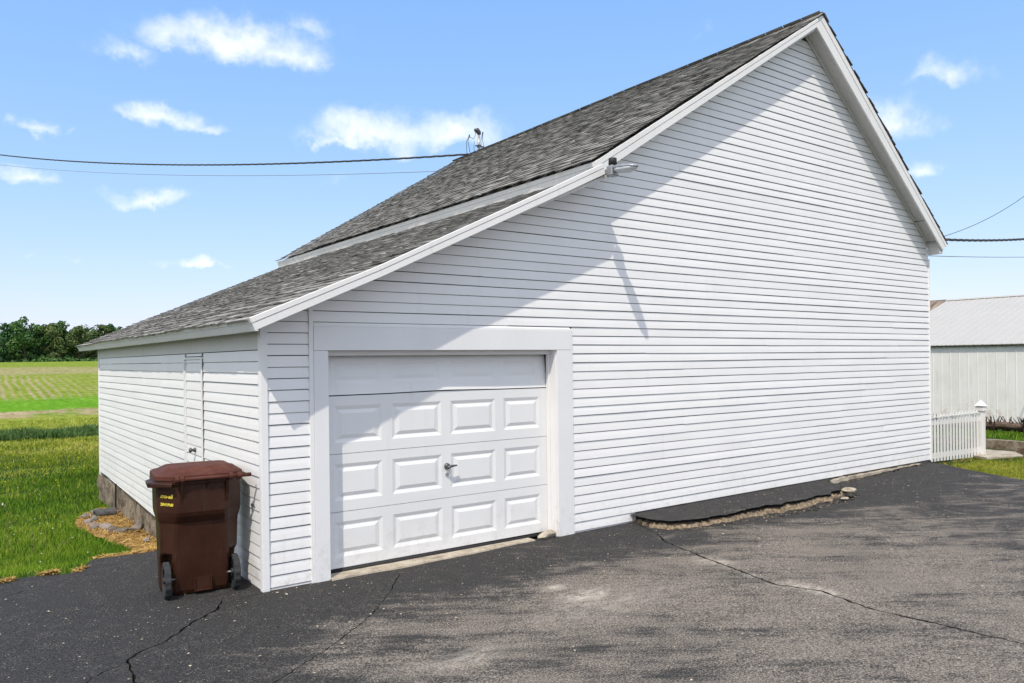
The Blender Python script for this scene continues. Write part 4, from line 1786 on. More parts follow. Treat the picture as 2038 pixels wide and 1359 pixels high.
# ------------------------------------------------------------------ stones, drain block and straw by the foundation
stones = [(-.5, 6.91, .13, .05, 'flat pale stone at the far left corner of the straw bed'), (-.43, 6.55, .11, .06, 'rounded stone second from the far left corner of the straw bed'), (-.54, 6.36, .10, .05, 'grey flat stone on the left edge of the straw bed'),
          (-.52, 5.94, .11, .055, 'small dark stone on the left edge of the straw bed near the grass'), (-.38, 5.79, .15, .06, 'long tan stone in the middle of the stone row'), (-.33, 5.5, .10, .055, 'pale angular stone at the near bend of the stone row'),
          (-.24, 5.34, .11, .05, 'pale flat stone in the row nearest the grey boulder'), (-.06, 5.30, .14, .085, 'largest rounded grey stone beside the foundation'), (-.29, 7.25, .16, .05, 'pale slab stone behind the dark drain block'), (-.12, 4.35, .10, .04, 'faint pale stone sunk in the straw nearest the bin')]
for q, (x, y, s, hgt, lb) in enumerate(stones):
    o = thing('field_stone', lb, 'stone', (x, y, gz(x, y) + hgt * .5), random.uniform(0, 3), 'stones edging the straw bed', rock_mesh(200 + q, s * .85, s * random.uniform(.55, .8), hgt * 1.2, M['rock'], 'field_stone', 3))
t = MB()
rings = [[(x, .10 * math.cos(a), .02 + .07 * math.sin(a)) for a in np.linspace(0, 2 * math.pi, 20, endpoint=False)] for x in (-.24, -.235, .06)]
t.loft(rings)
db = thing('drain_block', 'dark grey concrete splash block with round end below the foundation pipe', 'drain block', (-.14, 6.93, gz(-.14, 6.93) + .03), .1)
part('body', t, M['pipe'], db, bevel=.008)
t = MB()
rings = [[(x, .07 * math.cos(a), .02 + .05 * math.sin(a)) for a in np.linspace(0, 2 * math.pi, 20, endpoint=False)] for x in (-.2425, -.241)]
t.loft(rings)
part('mouth', t, M['black'], db)

beds = [[(-.69, 6.49), (-.62, 6.95), (-.53, 7.24), (-.21, 7.74), (.02, 7.5), (.02, 2.55), (-.22, 2.52), (-.30, 3.2), (-.36, 3.9), (-.39, 4.6), (-.57, 5.44)]]
fring = [[(-1.04, 2.36), (-.95, 2.62), (-.72, 2.60), (-.55, 2.66), (-.3, 2.75), (-.2, 2.45), (-.37, 2.44), (-.6, 2.36), (-.95, 2.40)], [(-1.27, 1.80), (-1.2, 1.92), (-1.12, 1.97), (-1.13, 1.92), (-1.2, 1.82)],
         [(-1.55, 1.89), (-1.48, 1.95), (-1.38, 1.94), (-1.36, 1.87), (-1.5, 1.87)], [(-1.93, 1.80), (-1.85, 1.89), (-1.74, 1.91), (-1.73, 1.84)]]
mm = MB()
SV, SF, ST = [], [], []
nv = 0
sr = np.random.default_rng(23)
for bi, poly in enumerate(beds + fring):
    pd = dense(poly, .15, True, .03)
    cx = sum(p[0] for p in pd) / len(pd)
    cy = sum(p[1] for p in pd) / len(pd)
    pa = np.array(pd)
    x0, y0 = pa.min(0)
    x1, y1 = pa.max(0)
    gx, gy = np.meshgrid(np.arange(x0, x1, .07), np.arange(y0, y1, .07))
    gp = np.stack([gx.ravel(), gy.ravel()], 1)
    gp = gp[in_poly(gp[:, 0], gp[:, 1], pd)]
    vl = [Vector(p) for p in pd] + [Vector(p) for p in gp]
    rv, _, rf, _, _, _ = delaunay_2d_cdt(vl, [(i_, (i_ + 1) % len(pd)) for i_ in range(len(pd))], [], 1, 1e-5)
    zz = [gz(p.x, p.y) - .005 + .014 * float(vnoise(p.x, p.y, 70, 6)) - (.03 if i_ < len(pd) else 0) + (.012 if bi else .0) for i_, p in enumerate(rv)]
    mm.add([(p.x, p.y, z) for p, z in zip(rv, zz)], [tuple(f_) for f_ in rf])
    nst = 3200 if bi == 0 else 260
    px_ = sr.uniform(x0 - .06, x1 + .06, nst * 3)
    py_ = sr.uniform(y0 - .06, y1 + .06, nst * 3)
    px_ = px_ + sr.normal(0, .03, len(px_))
    ok = in_poly(px_, py_, pd)
    px_, py_ = px_[ok][:nst], py_[ok][:nst]
    a = sr.uniform(0, np.pi, len(px_))
    L = sr.uniform(.03, .11, len(px_))
    wv_ = sr.uniform(.0025, .005, len(px_))
    zc = ground(px_, py_) + .014 * vnoise(px_, py_, 70, 6) + sr.uniform(.002, .03, len(px_))
    tl = sr.normal(0, .22, len(px_)) * L
    dx, dy = np.cos(a), np.sin(a)
    q4 = np.stack([np.stack([px_ - dx * L / 2 - dy * wv_, py_ - dy * L / 2 + dx * wv_, zc - tl / 2], 1), np.stack([px_ - dx * L / 2 + dy * wv_, py_ - dy * L / 2 - dx * wv_, zc - tl / 2], 1),
                   np.stack([px_ + dx * L / 2 + dy * wv_, py_ + dy * L / 2 - dx * wv_, zc + tl / 2], 1), np.stack([px_ + dx * L / 2 - dy * wv_, py_ + dy * L / 2 + dx * wv_, zc + tl / 2], 1)], 1)
    SV.append(q4.reshape(-1, 3))
    SF.append(np.arange(len(px_) * 4).reshape(-1, 4) + nv)
    ST.append(sr.uniform(0, 1, len(px_)))
    nv += len(px_) * 4
structure('soil_bed', mm, M['mulch'], True)
o = link('straw', np_mesh('straw', np.concatenate(SV), np.concatenate(SF), M['straw'], np.concatenate(ST)))
o['kind'] = 'stuff'


# ------------------------------------------------------------------ grass
def blades(name, px_, py_, zf, hgt, wid, material, seed, lean=.45, tone_c=None):
    r_ = np.random.default_rng(seed)
    n_ = len(px_)
    h = hgt * r_.uniform(.5, 1.3, n_) if np.isscalar(hgt) else hgt * r_.uniform(.6, 1.3, n_)
    w_ = wid * r_.uniform(.6, 1.3, n_)
    a = r_.uniform(0, 2 * np.pi, n_)
    ld = r_.uniform(0, 2 * np.pi, n_)
    lm = np.abs(r_.normal(0, lean, n_)) * h
    z = zf(px_, py_) - .004
    dx, dy = np.cos(a) * w_ / 2, np.sin(a) * w_ / 2
    lx, ly = np.cos(ld) * lm, np.sin(ld) * lm
    b0 = np.stack([px_ - dx, py_ - dy, z], 1)
    b1 = np.stack([px_ + dx, py_ + dy, z], 1)
    m0 = np.stack([px_ - dx * .75 + lx * .35, py_ - dy * .75 + ly * .35, z + h * .55], 1)
    m1 = np.stack([px_ + dx * .75 + lx * .35, py_ + dy * .75 + ly * .35, z + h * .55], 1)
    tp = np.stack([px_ + lx, py_ + ly, z + h * .95], 1)
    v_ = np.stack([b0, b1, m1, m0, tp], 1).reshape(-1, 3)
    i_ = np.arange(n_) * 5
    f_ = np.concatenate([np.stack([i_, i_ + 1, i_ + 2], 1), np.stack([i_, i_ + 2, i_ + 3], 1), np.stack([i_ + 3, i_ + 2, i_ + 4], 1)])
    tn = np.clip(r_.normal(.45, .22, n_) if tone_c is None else tone_c + r_.normal(0, .18, n_), 0, 1)
    o_ = link(name, np_mesh(name, v_, f_, material, np.concatenate([tn, tn, tn])))
    o_['kind'] = 'stuff'
    return o_


r_ = np.random.default_rng(5)
GX, GY, GH, GW = [], [], [], []
for (x0, x1, y0, y1, dens_, hh, ww) in ((-3.6, .1, 1.6, 4.5, 5200, .060, .0050), (-3.2, .0, 4.5, 8.0, 3000, .065, .006), (-3.0, 1.2, 8, 13, 1500, .075, .008), (-3.0, 3.2, 13, 20, 760, .070, .014), (-3, 4.0, 20, 26.2, 480, .075, .022)):
    n = int(dens_ * (x1 - x0) * (y1 - y0))
    GX.append(r_.uniform(x0, x1, n))
    GY.append(r_.uniform(y0, y1, n))
    GH.append(np.full(n, hh))
    GW.append(np.full(n, ww))
GX, GY, GH, GW = map(np.concatenate, (GX, GY, GH, GW))
ok = ~in_poly(GX, GY, dense(outline, 1, True, 0))
ok &= ~((GX > -.03) & (GY < 9.1))
bed = in_poly(GX, GY, beds[0])
ok &= ~(bed & (r_.random(len(GX)) > .03))
for p in fring:
    ok &= ~(in_poly(GX, GY, p) & (r_.random(len(GX)) > .25))
# worn, thin places and thick tufts
cl_ = vnoise(GX, GY, 80, 1.1) * .6 + vnoise(GX, GY, 81, 3.0) * .4
ok &= r_.random(len(GX)) < .62 + .45 * cl_
GX, GY, GH, GW, cl_ = GX[ok], GY[ok], GH[ok], GW[ok], cl_[ok]
GH = GH * (1 + .75 * np.clip(cl_, -.5, 1))
big_ = vnoise(GX, GY, 83, .55)
blades('grass', GX, GY, lawn_z, GH, GW, M['blade'], 6, .5, .44 + .32 * big_ + .16 * cl_)
# ragged fringe over the asphalt edge
ex, ey = [], []
edge_l = dense([(-6, 1.55), (-3, 1.72), (-1.85, 1.84), (-1.56, 1.93), (-1.3, 1.80), (-1.12, 2.04), (-1.0, 2.44)], .01, False, 0)
for (x, y) in edge_l:
    if random.random() < .55:
        ex.append(x + random.gauss(0, .03))
        ey.append(y + abs(random.gauss(.02, .05)))
blades('grass', np.array(ex), np.array(ey), lambda x, y: lawn_z(x, y) + .02, .085, .006, M['blade'], 8, .9)
# darker unmown strip between lawn and field, and stubble beyond
sx_ = r_.uniform(-4, 6, 14000)
sy_ = r_.uniform(24.9, 27.4, 14000)
blades('tall_grass', sx_, sy_, lawn_z, .26 + .14 * vnoise(sx_, sy_, 95, 1.3), .040, M['leaf'], 9, .6, .85)
sx_ = r_.uniform(-4, 8, 6000)
sy_ = r_.uniform(27.6, 36, 6000)
blades('stubble', sx_, sy_, lawn_z, .10, .030, M['yblade'], 10, .8, .55)
sx_ = r_.uniform(-2.6, 2.2, 700)
sy_ = r_.uniform(10.5, 24.5, 700)
ok = ~((sx_ > -.03) & (sy_ < 9.1))
blades('seed_grass', sx_[ok], sy_[ok], lawn_z, .17, .009, M['yblade'], 12, .5, .85)
# right-hand grass between driveway and fence, and the strip above the kerb
edge_r = [(11.97, -.03), (11.64, -.57), (11.4, -1.14), (11.18, -1.79), (10.7, -3.2)]
GX, GY = r_.uniform(10.8, 15.0, 48000), r_.uniform(-3.6, .0, 48000)
ok = ~in_poly(GX, GY, dense(outline, 1, True, 0))
dfence = (GY > -.34 + .05 * vnoise(GX, GY, 84, 3)) | ((GX > 13.3) & (GY > -.75))
ok &= ~(dfence & (r_.random(len(GX)) > .04))
blades('grass', GX[ok], GY[ok], lawn_z, .048, .009, M['yblade'], 14, .5, .45 + .2 * vnoise(GX[ok], GY[ok], 85, 1.2))
GX, GY = r_.uniform(15.32, 18.5, 16000), r_.uniform(-2.5, 6.5, 16000)
blades('grass', GX, GY, lawn_z, .08, .012, M['blade'], 15, .5)
sx_, sy_ = r_.uniform(11.8, 14.9, 900), r_.uniform(-.75, .3, 900)
blades('straw', sx_, sy_, lambda x, y: lawn_z(x, y) + .01, .03, .006, M['straw'], 16, 2.5)

# flower heads in the lawn, and a few tall weeds
fm = MB()
for q in range(70):
    x, y = random.uniform(-2.6, .0), random.uniform(2.4, 15)
    if x > -.7 and y < 8 or (x > -.1 and y < 9.2):
        continue
    z = float(lawn_z(x, y)) + random.uniform(.05, .11)
    s = random.uniform(.006, .011)
    fm.add([(x - s, y, z), (x, y - s, z), (x + s, y, z), (x, y + s, z), (x, y, z + s), (x, y, z - s)], [(0, 1, 4), (1, 2, 4), (2, 3, 4), (3, 0, 4), (1, 0, 5), (2, 1, 5), (3, 2, 5), (0, 3, 5)])
structure('clover_flowers', fm, M['flower'], kind='stuff')
fm = MB()
for q in range(40):
    x, y = random.uniform(-2.4, 1.0), random.uniform(9.5, 22)
    z = float(lawn_z(x, y)) + random.uniform(.06, .12)
    s = random.uniform(.012, .02)
    fm.add([(x - s, y, z), (x, y - s, z), (x + s, y, z), (x, y + s, z), (x, y, z + s), (x, y, z - s)], [(0, 1, 4), (1, 2, 4), (2, 3, 4), (3, 0, 4), (1, 0, 5), (2, 1, 5), (3, 2, 5), (0, 3, 5)])
structure('dandelion_flowers', fm, M['dandelion'], kind='stuff')
weeds = [(-1.62, 5.0, .42, 'tall thin weed stalk leaning at the far left of the lawn'), (-1.36, 4.5, .30, 'bent yellowish weed stalk in the near lawn left of the straw bed'), (-1.22, 3.95, .22, 'short forked weed stalk in the near lawn closest to the driveway'), (-1.45, 7.2, .34, 'weed stalk with pale seed heads in the middle of the lawn')]
for q, (x, y, hgt, lb) in enumerate(weeds):
    wr = random.Random(300 + q)
    t_ = thing('weed_stalk', lb, 'weed', (x, y, float(lawn_z(x, y))), 0, 'tall weeds in the lawn')
    lx, ly = wr.uniform(-.12, .12), wr.uniform(-.08, .08)
    mb = MB()
    mb.tube([(0, 0, 0), (lx * .3, ly * .3, hgt * .5), (lx, ly, hgt)], [.006, .004, .002], 5)
    part('stem', mb, M['stalk'], t_)
    for e in range(4):
        s = .35 + .17 * e
        bx, by, bz = lx * s * s, ly * s * s, hgt * s
        ax = wr.uniform(0, 6.28)
        ll = hgt * .22
        mb = MB()
        mb.add([(bx, by, bz), (bx + math.cos(ax) * ll * .5 - .008, by + math.sin(ax) * ll * .5, bz + ll * .5), (bx + math.cos(ax) * ll, by + math.sin(ax) * ll, bz + ll * .6), (bx + math.cos(ax) * ll * .5 + .008, by + math.sin(ax) * ll * .5, bz + ll * .45)], [(0, 1, 2, 3)])
        part('leaf', mb, M['stalk'], t_)
    mb = MB()
    mb.tube([(lx, ly, hgt - .02), (lx, ly, hgt), (lx, ly, hgt + .02)], [.006, .013, .004], 6)
    part('seed_head', mb, M['flower'] if q == 3 else M['stalk'], t_)

# dry flakes scattered on the asphalt
n = 3600
fx_, fy_ = r_.uniform(-3.5, 11.2, n), r_.uniform(-5.6, 2.2, n)
ok = in_poly(fx_, fy_, dr_poly) & ~((fx_ > -.05) & (fy_ > -.02))
near = np.exp(-((fy_ + .3) ** 2) / 1.5) + .35
ok &= r_.random(n) < near
fx_, fy_ = fx_[ok], fy_[ok]
on_slab = in_poly(fx_, fy_, pt + [(8.85, 0.0), (4.58, 0.0)])
s = np.abs(r_.normal(0, .0045, len(fx_))) + .0035
a = r_.uniform(0, 6.28, len(fx_))
z = np.where(on_slab, .122, drive_z(fx_, fy_) + .004)
el = r_.uniform(.4, 1, len(fx_))
dx, dy = np.cos(a) * s, np.sin(a) * s
V = np.stack([np.stack([fx_ - dx, fy_ - dy, z], 1), np.stack([fx_ + dy * el, fy_ - dx * el, z + s * .5], 1), np.stack([fx_ + dx, fy_ + dy, z + s * .2], 1), np.stack([fx_ - dy * el, fy_ + dx * el, z + s * .6], 1)], 1).reshape(-1, 3)
o = link('leaf_flakes', np_mesh('leaf_flakes', V, np.arange(len(fx_) * 4).reshape(-1, 4), M['flake']))
o['kind'] = 'stuff'

# ------------------------------------------------------------------ picket fence and things behind it
fence = thing('picket_fence', 'short white picket fence with a peaked end post beside the barn', 'fence', (12.0, 0, 0))
x = .06
q = 0
mp = None
while x < 1.90:
    zb = .085 - .07 * (x / 1.9)
    ztp = .905 + .0 * x
    w = .036
    mb = MB()
    mb.prism_y([(x - w, zb), (x + w, zb), (x + w, ztp - .045), (x + w + .004, ztp - .03), (x + w * .75, ztp - .006), (x + w * .3, ztp + .016), (x, ztp + .022), (x - w * .3, ztp + .016), (x - w * .75, ztp - .006), (x - w - .004, ztp - .03), (x - w, ztp - .045)], -.002 + random.uniform(-.002, .002), .007)
    part('picket', mb, M['fence'], fence)
    x += .122
for z0, z1 in ((.735, .815), (.13, .225)):
    mb = MB()
    mb.loft([[(.0, .012, z0), (.0, .05, z0), (.0, .05, z1), (.0, .012, z1)], [(2.0, .012, z0 - .03), (2.0, .05, z0 - .03), (2.0, .05, z1 - .03), (2.0, .012, z1 - .03)]])
    part('rail', mb, M['fence'], fence, bevel=.004)
mb = MB()
mb.loft([[(.0, -.020, .872), (.0, -.012, .872), (.0, -.012, .885), (.0, -.020, .885)], [(2.0, -.020, .872), (2.0, -.012, .872), (2.0, -.012, .885), (2.0, -.020, .885)]])
part('top_bead', mb, M['fence'], fence)
mb = MB()
mb.box((1.985, -.06, -.05), (2.105, .06, .985))
part('post', mb, M['fence'], fence, bevel=.006)
mb = MB()
mb.box((1.965, -.08, .905), (2.125, .08, .935))
mb.box((1.975, -.07, .940), (2.115, .07, .995))
mb.add([(1.955, -.09, 1.0), (2.135, -.09, 1.0), (2.135, .09, 1.0), (1.955, .09, 1.0), (2.045, 0, 1.125)], [(0, 1, 4), (1, 2, 4), (2, 3, 4), (3, 0, 4), (3, 2, 1, 0)])
part('post_cap', mb, M['fence'], fence, bevel=.004)

t = MB()
t.box((15.08, -3.2, -.1), (15.30, 9.0, .245))
curb = structure('retaining_kerb', t, M['rubble'])
t = MB()
t.prism_z([(13.55, -.30), (14.35, -.62), (14.95, -.25), (14.9, .38), (13.9, .35)], -.02, .062)
pv = thing('paving_slab', 'cracked flat concrete slab lying behind the fence post', 'slab', data=t.mesh('paving_slab', M['concrete']))
log = thing('timber_pole', 'long weathered timber pole lying on the grass in front of the metal shed', 'log', (0, 0, 0))
t = MB()
t.tube([(16.75, 5.0, .36), (16.72, 3.0, .37), (16.7, 1.6, .39), (16.68, .6, .42), (16.66, -.4, .37), (16.64, -1.6, .33), (16.6, -2.6, .30)], [.07, .08, .075, .085, .08, .08, .075], 10)
part('pole', t, M['timber'], log)
t = MB()
t.tube([(17.05, .2, .40), (17.0, -.8, .41), (16.95, -2.0, .37)], .05, 8)
thing('timber_rail', 'thinner timber rail lying just behind the weathered pole', 'log', data=t.mesh('timber_rail', M['timber']))
dsh = thing('dead_shrub', 'dead leafless shrub stub behind the timber pole beside the fence post', 'shrub', (16.75, .38, .3))
dr_ = random.Random(9)
for q in range(64):
    a = dr_.uniform(0, 6.28)
    rr_ = dr_.uniform(.0, .3)
    t = MB()
    bx, by = rr_ * .5 * math.cos(a), dr_.uniform(-.25, 1.7)
    t.tube([(bx, by, 0), (bx + .05 * math.cos(a), by + .06 * math.sin(a), .14), (bx + .1 * math.cos(a), by + .16 * math.sin(a) + .03, .22 + dr_.uniform(0, .12))], [.02, .016, .006], 5)
    part('stem', t, M['deadwood'], dsh)
blk = thing('timber_block', 'short dark timber block standing at the edge of the concrete slab', 'block', (14.75, -.56, .02))
t = MB()
t.box((-.09, -.30, -.03), (.09, .16, .145))
part('block', t, M['timber'], blk, bevel=.008)
hp = thing('hand_pump', 'red upright hand pump with a black handle arm at the far right', 'pump', (16.0, -.10, .2))
t = MB()
t.tube([(0, 0, -.1), (0, 0, .02), (0, 0, .03), (0, 0, .36), (0, 0, .38), (0, 0, .42)], [.10, .10, .065, .065, .085, .05], 16)
part('body', t, M['redpaint'], hp, True)
t = MB()
t.tube([(-.05, 0, .26), (-.17, -.02, .25), (-.22, -.02, .18)], [.035, .03, .028], 10)
part('spout', t, M['redpaint'], hp, True)
t = MB()
t.tube([(.0, .12, .37), (0, .06, .43), (0, -.1, .47), (0, -.45, .36)], [.018, .02, .018, .014], 8)
part('handle_arm', t, M['black'], hp, True)

# ------------------------------------------------------------------ metal shed and the barn beyond
shed = thing('metal_shed', 'long pale ribbed metal shed with a low light grey roof behind the fence', 'shed', (23.0, 0, -.24))
y = 6.95
XS = 23.0
while y > -6.5:
    y2 = y - .262
    mb = MB()
    prof = [(0, y), (-.012, y - .012), (-.012, y - .026), (0, y - .038), (-.002, y - .15), (0, y2)]
    vs = [(px_, py_, -.2) for px_, py_ in prof] + [(px_, py_, 2.585) for px_, py_ in prof]
    k_ = len(prof)
    mb.add(vs, [(i_, i_ + 1, k_ + i_ + 1, k_ + i_) for i_ in range(k_ - 1)])
    part('wall_panel', mb, M['shedwall'], shed)
    y = y2
Y0r, Y1r = 7.05, -6.6
y = 7.02
sl_ = .323
zr_ = 2.59
while y > -6.6:
    y2 = y - .262
    xr0, xr1 = -.12, 5.30
    mb = MB()
    prof = [(0, y), (.011, y - .015), (.011, y - .035), (0, y - .05), (.002, y - .16), (0, y2)]
    vs = [(xr0, py_, zr_ + sl_ * xr0 + h_) for h_, py_ in prof] + [(xr1, py_, zr_ + sl_ * xr1 + h_) for h_, py_ in prof] + [(xr0, py_, zr_ + sl_ * xr0 + h_ - .02) for h_, py_ in prof]
    k_ = len(prof)
    mb.add(vs, [(i_ + 1, i_, k_ + i_, k_ + i_ + 1) for i_ in range(k_ - 1)] + [(i_, i_ + 1, 2 * k_ + i_ + 1, 2 * k_ + i_) for i_ in range(k_ - 1)])
    part('roof_panel', mb, M['shedroof'], shed)
    y = y2
mb = MB()
mb.prism_y([(5.18, zr_ + sl_ * 5.18 + .025), (5.30, zr_ + sl_ * 5.30 + .045), (5.42, zr_ + sl_ * 5.18 + .025)], -6.6, 7.04)
part('ridge_cap', mb, M['shedroof'], shed)
mb = MB()
mb.add([(5.30, 7.02, zr_ + sl_ * 5.3), (10.7, 7.02, zr_ - .12), (10.7, -6.6, zr_ - .12), (5.30, -6.6, zr_ + sl_ * 5.3)], [(0, 3, 2, 1)])
part('roof_slope', mb, M['shedroof'], shed)
mb = MB()
mb.prism_y([(.02, -.2), (10.55, -.2), (10.55, zr_ - .12), (5.3, zr_ + sl_ * 5.25), (.02, zr_ - .03)], 6.92, 6.96)
mb.prism_y([(.02, -.2), (10.55, -.2), (10.55, zr_ - .12), (5.3, zr_ + sl_ * 5.25), (.02, zr_ - .03)], -6.54, -6.5)
mb.box((10.5, -6.5, -.2), (10.55, 6.9, zr_ - .12))
part('wall', mb, M['shedwall'], shed)
mb = MB()
mb.box((-.10, -6.55, zr_ - .085), (.02, 6.98, zr_ - .045))
part('eave_trim', mb, M['core'], shed)

b2 = thing('old_barn', 'low barn with a weathered brown board roof behind the pale metal shed', 'barn', (34.5, 0, -.23))
y = 24.0
while y > 8.5:
    y2 = y - .45
    mb = MB()
    hj = random.uniform(0, .03)
    vs = [(0, y, 3.3 + hj), (0, y2 + .02, 3.3 + hj), (3.5, y2 + .02, 4.98 + hj), (3.5, y, 4.98 + hj), (0, y, 3.25 + hj), (0, y2 + .02, 3.25 + hj), (3.5, y2 + .02, 4.93 + hj), (3.5, y, 4.93 + hj)]
    mb.add(vs, [(0, 1, 2, 3), (1, 0, 4, 5), (2, 1, 5, 6), (0, 3, 7, 4)])
    part('roof_board', mb, M['brownroof'], b2)
    y = y2
mb = MB()
mb.prism_y([(.15, -.5), (7.0, -.5), (7.0, 3.2), (3.52, 4.92), (.15, 3.2)], 8.7, 23.7)
part('wall', mb, M['timber'], b2)
mb = MB()
mb.add([(3.5, 8.5, 5.0), (7.2, 8.5, 3.25), (7.2, 24, 3.25), (3.5, 24, 5.0)], [(0, 1, 2, 3)])
part('roof', mb, M['brownroof'], b2)


# ------------------------------------------------------------------ tree line beyond the field
def crown_mesh(seed, H, Rr, material, clumps=26, leaves=1500, conical=False, lo=.12):
    g = np.random.default_rng(seed)
    cs = []
    for q in range(clumps):
        hz_ = g.uniform(lo, .93)
        prof = (1 - hz_) ** .8 * 1.05 if conical else math.sin(math.pi * min(1, (hz_ + .18) / 1.25)) ** .7
        a = g.uniform(0, 6.283)
        rr_ = Rr * prof * g.uniform(.25, .95)
        cs.append((rr_ * math.cos(a), rr_ * math.sin(a), hz_ * H, Rr * g.uniform(.22, .42) * (.6 if conical else 1), g.normal(0, .16)))
    cs.append((0, 0, H * .93, Rr * .22, .05))
    V, T = [], []
    per = leaves // len(cs)
    for (cx, cy, cz, cr_, tt) in cs:
        d = g.normal(0, 1, (per, 3))
        d /= np.linalg.norm(d, axis=1)[:, None]
        p = d * (cr_ * g.uniform(.5, 1.08, per) ** .6)[:, None] * np.array([1, 1, .85]) + np.array([cx, cy, cz])
        sz = g.uniform(.18, .42, per) * (H / 12)
        u = g.normal(0, 1, (per, 3))
        nrm_ = d + g.normal(0, .55, (per, 3))
        u -= nrm_ * (np.sum(u * nrm_, 1) / np.sum(nrm_ * nrm_, 1))[:, None]
        u /= np.linalg.norm(u, axis=1)[:, None]
        w_ = np.cross(nrm_, u)
        w_ /= np.linalg.norm(w_, axis=1)[:, None]
        u *= sz[:, None]
        w_ *= (sz * g.uniform(.5, .9, per))[:, None]
        V.append(np.stack([p - u, p - w_ * .8, p + u, p + w_], 1).reshape(-1, 3))
        T.append(np.clip(.48 + tt + g.normal(0, .17, per), 0, 1))
    V = np.concatenate(V)
    return np_mesh('crown', V, np.arange(len(V)).reshape(-1, 4), material, np.concatenate(T))


def trunk_mesh(seed, H, r0):
    g = random.Random(seed)
    mb = MB()
    pts = [(0, 0, -.5)]
    x = y = 0
    for q in range(1, 6):
        x += g.uniform(-.15, .15)
        y += g.uniform(-.15, .15)
        pts.append((x, y, H * .8 * q / 5))
    mb.tube(pts, [r0, r0 * .8, r0 * .65, r0 * .5, r0 * .35, r0 * .15], 7)
    for q in range(5):
        s = g.uniform(.3, .75)
        a = g.uniform(0, 6.28)
        b0 = Vector((x * s, y * s, H * .8 * s))
        e = b0 + Vector((math.cos(a), math.sin(a), .9)) * H * .17
        mb.tube([b0, b0.lerp(e, .5) + Vector((0, 0, .2)), e], [r0 * .35, r0 * .25, r0 * .08], 5)
    return mb.mesh('trunk', M['bark'])


kinds = [('oak_tree', crown_mesh(1, 12, 4.2, M['leaf'], 30, 2600), trunk_mesh(1, 12, .32), 'broad round-topped'),
         ('oak_tree', crown_mesh(2, 12, 3.6, M['leaf_olive'], 26, 2400), trunk_mesh(2, 12, .28), 'olive green open-crowned'),
         ('maple_tree', crown_mesh(3, 12, 3.3, M['leaf_dark'], 26, 2400), trunk_mesh(3, 12, .28), 'dark dense'),
         ('maple_tree', crown_mesh(4, 12, 3.9, M['leaf'], 30, 2600), trunk_mesh(4, 12, .3), 'tall mid-green'),
         ('spruce_tree', crown_mesh(5, 12, 2.3, M['leaf_dark'], 34, 2000, True), trunk_mesh(5, 12, .2), 'pointed dark'),
         ('oak_tree', crown_mesh(6, 12, 4.0, M['leaf_olive'], 28, 2500), trunk_mesh(6, 12, .3), 'yellowish green spreading')]
tr = random.Random(12)
TREE_DROP = 1.7
front_row = [(-3.5, 0, 11.2), (1.0, 2, 11.5), (5.0, 3, 11.0), (8.8, 2, 11.8), (12.6, 0, 13.2), (15.6, 2, 11.6), (18.2, 1, 11.6), (21.2, 3, 13.0), (24.2, 5, 11.3), (26.6, 2, 11.0), (29.5, 1, 11.9), (31.6, 4, 12.4), (33.8, 3, 11.2), (37.2, 1, 11.6), (41, 2, 11.0), (45.0, 0, 11.5)]
wordpos = ['beyond the left picture edge', 'just outside the left picture edge', 'at the left picture edge', 'second in from the left picture edge', 'tallest near the left of the far tree line', 'right of the tallest far tree', 'in the middle of the far tree line', 'tall, right of the far tree line middle', 'thin spire among the broad far trees',
           'small and dark left of the barn eave', 'spreading just left of the barn eave', 'thin spire rising over the barn eave tip', 'half hidden by the barn eave tip', 'hidden behind the lean-to roof', 'farther behind the lean-to roof', 'farthest right behind the lean-to roof']
for q, (x, kq, H) in enumerate(front_row):
    nm, cm, tk, adj = kinds[kq]
    y = 214 + tr.uniform(-5, 5)
    z = gz(x, y) - .2
    t_ = thing(nm, f'{adj} tree, {wordpos[q]}', 'tree', (x, y, z), tr.uniform(0, 6), 'trees of the far tree line')
    sc_ = (H + 1.0 - TREE_DROP) / 12
    t_.scale = (sc_ * tr.uniform(.95, 1.12), sc_ * tr.uniform(.95, 1.12), sc_)
    for pn, pm in (('crown', cm), ('trunk', tk)):
        o = bpy.data.objects.new(pn, pm)
        COL.objects.link(o)
        o.parent = t_
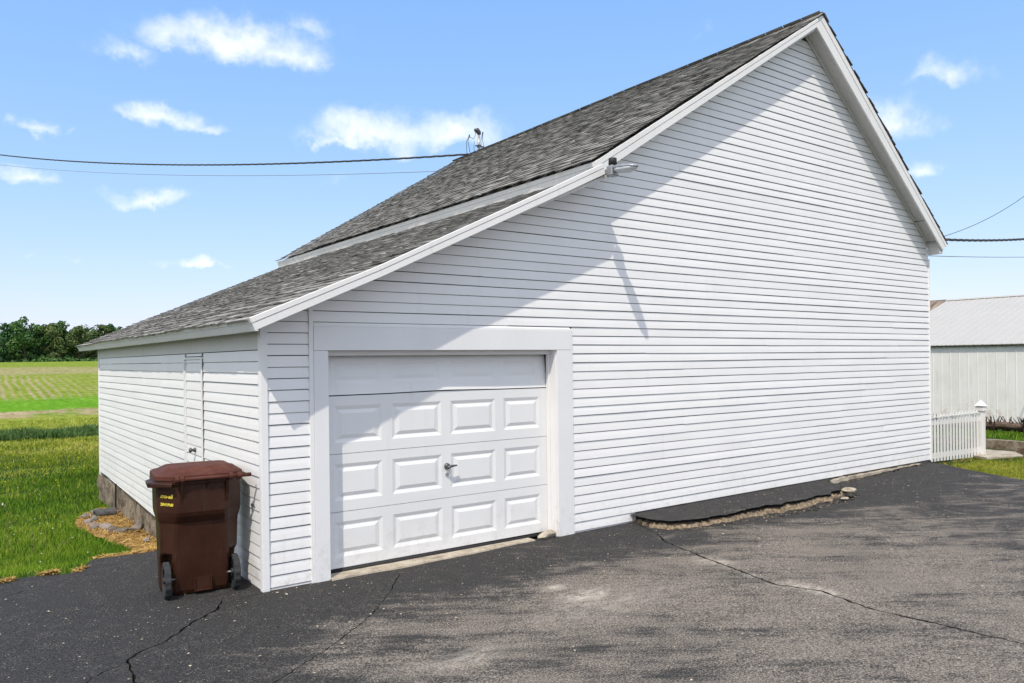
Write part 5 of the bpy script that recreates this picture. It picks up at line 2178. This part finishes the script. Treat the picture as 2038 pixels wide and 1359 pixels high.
# dense wood behind, and low undergrowth along its foot: read as one mass
WV, WT = [], []
g = np.random.default_rng(44)
for q in range(70):
    x, y = g.uniform(-14, 58), g.uniform(221, 240)
    H = g.uniform(8.0, 10.8)
    me_ = None
    n_ = 420
    d = g.normal(0, 1, (n_, 3))
    d /= np.linalg.norm(d, axis=1)[:, None]
    p = d * np.array([2.8, 2.8, H * .52]) * g.uniform(.75, 1.05, (n_, 1)) + np.array([x, y, gz(x, y) + H * .52])
    sz = g.uniform(.3, .6, n_)
    u = g.normal(0, 1, (n_, 3)); u /= np.linalg.norm(u, axis=1)[:, None]
    w_ = np.cross(d, u); w_ /= np.linalg.norm(w_, axis=1)[:, None]
    u *= sz[:, None]; w_ *= sz[:, None]
    WV.append(np.stack([p - u, p - w_, p + u, p + w_], 1).reshape(-1, 3))
    WT.append(np.clip(.4 + g.normal(0, .1) + g.normal(0, .15, n_), 0, 1))
V = np.concatenate(WV)
o = link('woods', np_mesh('woods', V, np.arange(len(V)).reshape(-1, 4), M['leaf_dark'], np.concatenate(WT)))
o['kind'] = 'stuff'
WV, WT = [], []
for q in range(90):
    x, y = g.uniform(-14, 58), g.uniform(205, 211)
    H = g.uniform(1.2, 3.6)
    n_ = 130
    d = g.normal(0, 1, (n_, 3))
    d /= np.linalg.norm(d, axis=1)[:, None]
    p = d * np.array([1.6, 1.3, H * .6]) * g.uniform(.6, 1.05, (n_, 1)) + np.array([x, y, gz(x, y) + H * .45])
    sz = g.uniform(.2, .4, n_)
    u = g.normal(0, 1, (n_, 3)); u /= np.linalg.norm(u, axis=1)[:, None]
    w_ = np.cross(d, u); w_ /= np.linalg.norm(w_, axis=1)[:, None]
    u *= sz[:, None]; w_ *= sz[:, None]
    WV.append(np.stack([p - u, p - w_, p + u, p + w_], 1).reshape(-1, 3))
    WT.append(np.clip(.45 + g.normal(0, .12) + g.normal(0, .15, n_), 0, 1))
V = np.concatenate(WV)
o = link('undergrowth', np_mesh('undergrowth', V, np.arange(len(V)).reshape(-1, 4), M['leaf'], np.concatenate(WT)))
o['kind'] = 'stuff'
